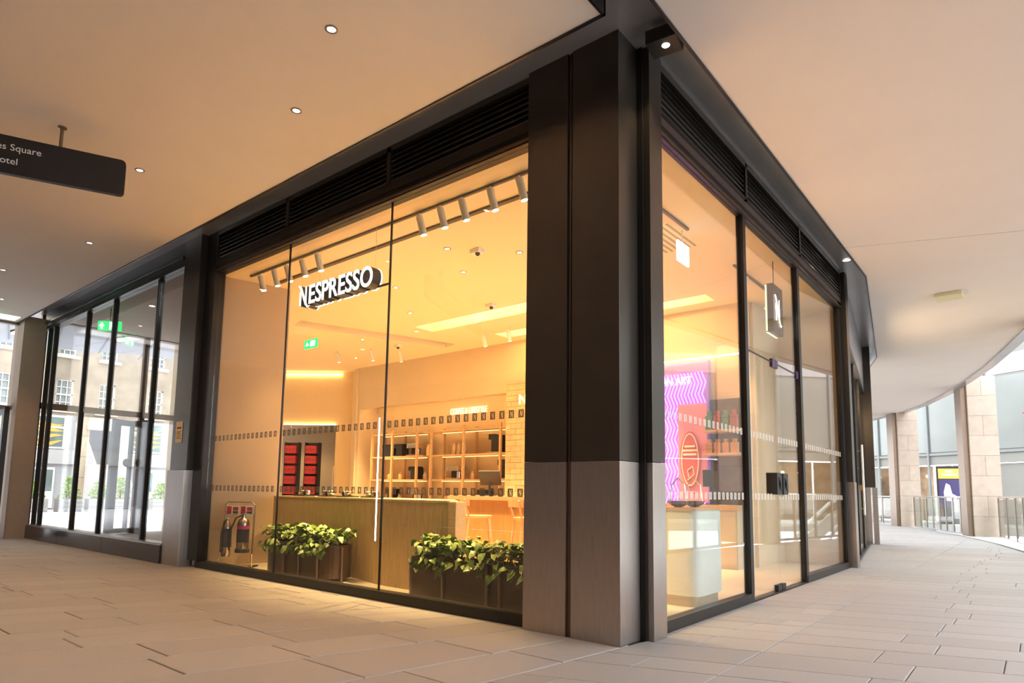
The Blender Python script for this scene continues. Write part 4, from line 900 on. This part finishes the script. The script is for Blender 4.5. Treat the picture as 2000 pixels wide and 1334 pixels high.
for a, b, c, d in wins:
    f_ = MB()
    f_.box(-30.22, -30.12, a, a + .05, c, d); f_.box(-30.22, -30.12, b - .05, b, c, d); f_.box(-30.22, -30.12, a, b, c, c + .06); f_.box(-30.22, -30.12, a, b, d - .05, d); f_.box(-30.2, -30.12, a, b, (c + d) / 2 - .03, (c + d) / 2 + .03)
    for k in (1, 2): f_.box(-30.19, -30.14, a + (b - a) * k / 3 - .015, a + (b - a) * k / 3 + .015, c, d)
    for k in (.25, .75): f_.box(-30.19, -30.14, a, b, c + (d - c) * k - .015, c + (d - c) * k + .015)
    w_ = f_.build('sash_window', white_m, bld); MB().box(-30.25, -30.22, a, b, c, d).build('pane', mat('window_grey_glass', (.22, .25, .25), .1, var=.2, vscale=1), w_)
    MB().box(-30.1, -29.9, a - .12, b + .12, c - .14, c).build('window_ledge', mat('stone_ledge', (.66, .58, .46), .8, var=.05), w_)
# ground floor shopfront in grey
gf = mat('grey_shopfront', (.42, .43, .44), .5, var=.03)
MB().box(-30.3, -30.0, -34, 5.8, 0, 4.0).box(-30.3, -30.0, 7.6, 22, 0, 4.0).build('shopfront', gf, bld)
MB().box(-30.4, -29.9, 5.8, 7.6, 0, 4.0).build('porch_wall', sand, bld)
dr = MB().box(-29.9, -29.84, 6.32, 7.25, 1.95, 3.45).build('entrance_door', blackp_m, bld); MB().box(-29.9, -29.82, 6.2, 7.37, 3.45, 3.62).build('door_lintel', MATS['stone_ledge'], dr)
for n_, y in enumerate((1.3, 3.0, 4.7, 8.7, 10.4, 12.1)):
    w_ = MB().box(-29.99, -29.93, y - .7, y + .7, 2.55, 3.95).box(-29.93, -29.9, y - .03, y + .03, 2.55, 3.95).box(-29.93, -29.9, y - .7, y + .7, 3.42, 3.48).build('shop_window', white_m, bld)
    MB().box(-29.935, -29.925, y - .63, y - .05, 2.62, 3.40).box(-29.935, -29.925, y + .05, y + .63, 2.62, 3.40).box(-29.935, -29.925, y - .63, y + .63, 3.5, 3.88).build('pane', mat('shop_dark_glass', (.16, .22, .21), .15, var=.3, vscale=2), w_)
    for k in range(4):
        pts = [(y - .62 + i * .124, 2.85 + k * .26 + .06 * math.sin(i * .6 + k * 1.3 + n_)) for i in range(11)]; lo = [(a, z - .16 * math.sin(math.pi * i / 10) - .01) for i, (a, z) in enumerate(pts)]
        MB().prism(pts + lo[::-1], 0, .01).map(lambda p: Vector((-29.92 + p.z, p.x, p.y))).build('wave_graphic', mat('orange_vinyl', (.85, .45, .08), .5, var=.05), w_)
    l_ = MB().box(-29.99, -29.93, y - .45, y + .45, .05, 1.75).build('lower_door', white_m, bld)
    MB().box(-29.935, -29.92, y - .38, y - .04, .75, 1.65).box(-29.935, -29.92, y + .04, y + .38, .75, 1.65).build('pane', MATS['shop_dark_glass'], l_)
st = thing('entrance_steps', (-28.8, 6.8, 0), 'stone steps with pale railings up to the dark townhouse door', 'steps')
for k in range(10): MB().box(-29.85, -27.6 - k * .22, 6.3, 7.3, k * .195 - .02, (k + 1) * .195 - .02).build('step', stone_m, st)
for y in (6.24, 7.36):
    rl = MB(); rl.tube([(-27.6, y, .95), (-29.8, y, 2.9)], .05, 6)
    for k in range(12): rl.cyl((-27.65 - k * .19, y, 0), (-27.65 - k * .19, y, .97 + k * .168), .025, n=6)
    rl.build('railing', mat('pale_railing', (.62, .60, .56), .6, var=.03), st)
bush = mat('shrub_green', (.10, .24, .03), .6, color2=(.34, .45, .08), var=.2, vscale=6)
for i, (x, y) in enumerate(((-27, 3.7), (-27, 4.9), (-27, 5.9), (-27, 6.7), (-27, 8.3), (-27, 1.6))):
    o_ = ('first', 'second', 'third', 'fourth', 'fifth', 'sixth')[(i + 1) % 6]
    t = thing('plaza_planter', (x, y, 0), 'grey wooden planter box on the plaza, %s from the left' % o_, 'planter', 'planter boxes on the plaza')
    MB().box(x - .3, x + .3, y - .42, y + .42, -.02, .48).build('box', mat('grey_timber', (.34, .33, .32), .8, var=.1), t)
    for k in range(3): MB().box(x + .3, x + .315, y - .42, y + .42, .03 + k * .16, .16 + k * .16).build('plank', mat('grey_timber', (.34, .33, .32)), t)
    s_ = thing('shrub', (x, y, .48), 'bright green shrub in the %s plaza planter' % o_, 'shrub', 'shrubs on the plaza')
    lv = MB()
    for k in range(260):
        a = random.random() * 6.28; h_ = random.random(); rr_ = .42 * math.sqrt(random.random()) * (1 - h_ * .6); c_ = Vector((x + rr_ * .8 * math.cos(a), y + rr_ * math.sin(a), .45 + h_ * (.9 if i % 2 else .7)))
        d_ = Vector((random.uniform(-1, 1), random.uniform(-1, 1), random.uniform(-.2, 1))).normalized() * .11; e_ = d_.orthogonal().normalized() * .035
        lv.add([c_ - d_ * .5, c_ + e_, c_ + d_ * .5, c_ - e_], [(0, 1, 2, 3)])
    tag(lv.build('foliage', bush, s_), kind='stuff')
    MB().cyl((x, y, .4), (x, y, .9), .02, n=6).build('trunk', soil_m, s_)

# ================================================================== ATRIUM SIDE
def stone_col(c, ang, lab, w=.66, d=.8, h=ZC + .25):
    t = thing('stone_column', (*c, 0), lab, 'column', 'sandstone columns along the atrium', ang)
    for k in range(8):
        z0_ = k * h / 8
        for s in ((-1, 1) if k % 2 else (0,)):
            xa_, xb_ = (-w / 2, w / 2) if s == 0 else ((-w / 2, -.003) if s < 0 else (.003, w / 2))
            MB().box(xa_, xb_, -d / 2, d / 2, z0_ + .003, z0_ + h / 8 - .003).build('stone_block', stone_m, t, world=False)
    MB().box(-w / 2 + .004, w / 2 - .004, -d / 2 + .004, d / 2 - .004, 0, h).build('core', grout_m, t, world=False)
    MB().box(-w / 2 - .13, -w / 2 - .0, -d / 2 + .1, d / 2 - .1, 0, h).build('metal_edge', mat('bronze_edge', (.20, .14, .10), .4, .6, var=.05), t, world=False)
stone_col((1.0, 18.2), R(18), 'sandstone column with bronze edge, the nearer one right of the digital display')
stone_col((-1.55, 23.8), R(27), 'sandstone column with bronze edge, the farther one left of the digital display')
stone_col((2.78, 10.6), R(8), 'sandstone column just outside the right picture edge', w=.9)
stone_col((-4.6, 28.6), R(35), 'farthest sandstone column along the atrium')
def balus(pts, lab):
    a, b = Vector(pts[0]), Vector(pts[-1]); t = thing('glass_balustrade', ((a.x + b.x) / 2, (a.y + b.y) / 2, 0), lab, 'balustrade', 'glass balustrades along the atrium')
    for p, q in zip(pts[:-1], pts[1:]):
        p, q = Vector(p), Vector(q)
        MB().seg(p, q, .014, .06, 1.0).build('glass_panel', bglass_m, t); MB().cyl((*p, 1.06), (*q, 1.06), .028, n=10).build('handrail', chrome_m, t, smooth=True)
        MB().seg(p, q, .06, .0, .05).build('base_rail', soffit_m, t)
        for f_ in (0, .5):
            m_ = p.lerp(q, f_); MB().obox((m_.x, m_.y, .53), (.03, .09, 1.06), math.atan2(q.y - p.y, q.x - p.x) + R(90)).build('post', mat('bronze_post', (.24, .20, .17), .4, .6, var=.05), t)
balus([(-4.2, 27.6), (-3.0, 25.75), (-2.1, 24.35)], 'glass balustrade beyond the farther stone column')
balus([(-1.25, 23.2), (-.75, 21.9), (-.25, 20.6), (.2, 19.35), (.62, 18.5)], 'glass balustrade between the two stone columns')
balus([(1.35, 17.6), (1.75, 15.2), (2.05, 13.2), (2.45, 11.2)], 'glass balustrade right of the nearer stone column')
balus([(2.62, 9.7), (2.72, 7.6), (2.9, 5.6), (3.1, 3.6)], 'glass balustrade right of the viewpoint')
# digital display
tt = thing('digital_display', (-.64, 28.2, 0), 'tall digital display with orange header and purple picture by the balustrade', 'display')
TB = Matrix.Translation((-.62, 28.2, 0)) @ Matrix.Rotation(R(12), 4, 'Z') @ Matrix.Diagonal((1.30, 1.3, 1.16, 1))
def tb(mb, nm, m, bev=0): return mb.map(lambda p: TB @ p).build(nm, m, tt, bev=bev)
tb(MB().box(-.34, .34, -.08, .08, 0, 2.02), 'housing', blackp_m, .02); tb(MB().box(-.40, -.34, -.07, .09, 0, 2.02), 'side_panel', white_m)
tb(MB().box(-.29, .29, -.09, -.08, 1.58, 1.93), 'orange_header', mat('screen_orange', (.9, .35, .05), .5, emit=(1, .30, .04), estr=.7))
tb(MB().box(-.29, .29, -.09, -.08, .55, 1.55), 'screen', mat('screen_dark', (.02, .015, .05), .2, emit=(.03, .02, .09), estr=1))
scm = mat('screen_violet', (.5, .4, .9), .5, emit=(.42, .34, .95), estr=1.2)
tb(MB().prism([(-.15, .8), (.12, .78), (.2, .95), (.05, 1.05), (.0, 1.35), (-.1, 1.42), (-.17, 1.1)], 0, .004).map(lambda p: Vector((p.x, -.091 - p.z, p.y))), 'picture', scm)
for z_, w_ in ((1.80, .10), (1.70, .2)): tb(MB().box(-w_, w_, -.094, -.09, z_, z_ + .05), 'header_text', mat('screen_white', (1, 1, 1), .5, emit=(1, .9, .7), estr=1.4))
# lower level, opposite side
smesh(MB().box(-30, 40, -20, 60, -5.3, -5), 'ground', mat('lower_floor', (.26, .24, .23), .6, var=.03), 'lower floor of the atrium')
OP = [(-16, 40), (-6, 34.5), (3, 28.5), (10, 21), (14, 12)]
smesh(MB().prism([(-16, 40), (-10, 31.5), (-4.5, 31), (1.5, 26), (8, 18.5), (11, 10), (14, 12), (10, 21), (3, 28.5), (-6, 34.5)][::-1], -.3, -.01), 'floor', mat('far_floor', (.64, .60, .57), .6, var=.03), 'pale walkway on the far side of the atrium')
of = thing('far_shopfront', (0, 31, 0), 'white walled two-storey shopfront with tall glazing across the atrium', 'building')
offw = mat('far_white_wall', (.24, .24, .22), .8, var=.02); grm = mat('grey_mullion', (.22, .24, .24), .5, .3, var=.05)
fgl = mat('far_glass', (.24, .26, .25), .12, var=.08, vscale=.4)
for a, b in zip(OP[:-1], OP[1:]):
    MB().seg(a, b, .3, 3.0, 9.0).build('upper_wall', offw, of); MB().seg(a, b, .35, 6.2, 7.0).build('roof_beam', soffit_m, of)
    a_, b_ = Vector(a), Vector(b); n_ = int((b_ - a_).length / 2.2); dd = (b_ - a_).normalized(); nn = Vector((dd.y, -dd.x))
    if nn.y > 0: nn = -nn
    MB().seg(a_ + nn * .02, b_ + nn * .02, .3, 2.55, 3.0).build('sign_band', offw, of); MB().seg(a_ + nn * .2, b_ + nn * .2, .08, 2.95, 3.05).build('ledge_rail', grm, of)
    for k in range(n_ + 1):
        q = a_ + dd * (k * (b_ - a_).length / n_); MB().obox((q.x + nn.x * .22, q.y + nn.y * .22, 3.4), (.09, .09, 6.8), math.atan2(dd.y, dd.x)).build('mullion', grm, of)
        if k < n_:
            q2 = a_ + dd * ((k + .5) * (b_ - a_).length / n_)
            MB().obox((q2.x + nn.x * .17, q2.y + nn.y * .17, 4.6), ((b_ - a_).length / n_ - .2, .02, 3.0), math.atan2(dd.y, dd.x)).build('pane', fgl, of)
            MB().obox((q2.x - nn.x * 1.2, q2.y - nn.y * 1.2, 1.25), ((b_ - a_).length / n_ - .1, .05, 2.6), math.atan2(dd.y, dd.x)).build('shop_interior', mat('far_interior', (.20, .12, .07), .7, color2=(.50, .36, .24), var=.3, vscale=1.2), of)
            if (k + int(a[0])) % 3 == 0: MB().obox((q2.x + nn.x * .02, q2.y + nn.y * .02, 1.25), ((b_ - a_).length / n_ - .3, .1, 2.5), math.atan2(dd.y, dd.x)).build('white_panel', offw, of)
            for g_ in range(2):
                lp = q2 - nn * .8 + dd * (g_ - .5) * .8; MB().lathe([(.05, 0), (.08, .06), (.05, .12)], (lp.x, lp.y, 2.0), 8).build('globe_lamp', mat('far_lamp', (1, .8, .5), .5, emit=(1, .75, .4), estr=3), of)
rs = thing('red_star_sign', (2.05, 28.8, 4.1), 'red star-shaped sign at the right picture edge across the atrium', 'sign')
star = []
for i in range(10): star.append(((.55 if i % 2 == 0 else .25) * math.sin(i * math.pi / 5), (.55 if i % 2 == 0 else .25) * math.cos(i * math.pi / 5)))
MB().prism(star, -.04, .04).map(lambda p: Vector((2.28 + p.x * .8, 28.2 - p.x * .45 + p.z, 4.25 + p.y))).build('star', mat('star_red', (.70, .03, .05), .5, var=.03), rs)
MB().cyl((2.28, 28.25, 4.25), (2.32, 28.62, 4.25), .04, n=8).build('bracket', grm, rs)
# escalator
ec = thing('escalator', (2.2, 19.5, 0), 'white-sided escalator with glass side at the right picture edge', 'escalator')
for k, off in enumerate((0, .9)):
    p0_, p1_, p2_ = Vector((1.75 + off, 20.2, 0)), Vector((2.15 + off, 19.0, 0)), Vector((3.6 + off, 15.2, 0))
    pts = [(*p0_.xy, .95), (*p0_.lerp(p1_, .5).xy, .98), (*p1_.xy, .80), (*p1_.lerp(p2_, .33).xy, .05), (*p2_.xy, -2.6)]
    MB().tube(pts, .06, 8).build('handrail', white_m, ec, smooth=True)
    sk = MB()
    for (a, b) in zip(pts[:-1], pts[1:]): sk.add([(a[0], a[1], a[2] - .35), (b[0], b[1], b[2] - .35), (b[0], b[1], b[2] - .85), (a[0], a[1], a[2] - .85), (a[0] + .06, a[1] + .02, a[2] - .35), (b[0] + .06, b[1] + .02, b[2] - .35), (b[0] + .06, b[1] + .02, b[2] - .85), (a[0] + .06, a[1] + .02, a[2] - .85)], [(0, 1, 2, 3), (7, 6, 5, 4), (0, 4, 5, 1), (3, 2, 6, 7)])
    sk.build('skirt', white_m, ec)
    gp = MB()
    for (a, b) in zip(pts[:-1], pts[1:]): gp.add([(a[0], a[1], a[2] - .05), (b[0], b[1], b[2] - .05), (b[0], b[1], b[2] - .38), (a[0], a[1], a[2] - .38)], [(0, 1, 2, 3)])
    gp.build('glass_side', bglass_m, ec)
# seats beyond the far column
for i, (x, y) in enumerate(((-4.6, 29.9), (-3.6, 29.3), (-5.5, 30.4))):
    t = thing('bench_seat', (x, y, 0), 'low upholstered seat across the atrium, %s of three' % ('middle', 'nearest', 'farthest')[i], 'seat', 'seats across the atrium')
    MB().box(x - .4, x + .4, y - .3, y + .3, .25, .48).build('cushion', mat('striped_upholstery', (.42, .16, .12), .8, color2=(.6, .5, .4), var=.1, vscale=9), t, bev=.04); MB().box(x - .4, x + .4, y + .2, y + .32, .48, .85).build('back', MATS['striped_upholstery'], t, bev=.03)
    for sx in (-.33, .33):
        for sy in (-.22, .22): MB().cyl((x + sx, y + sy, -.01), (x + sx, y + sy, .26), .02, n=6).build('leg', blackp_m, t)
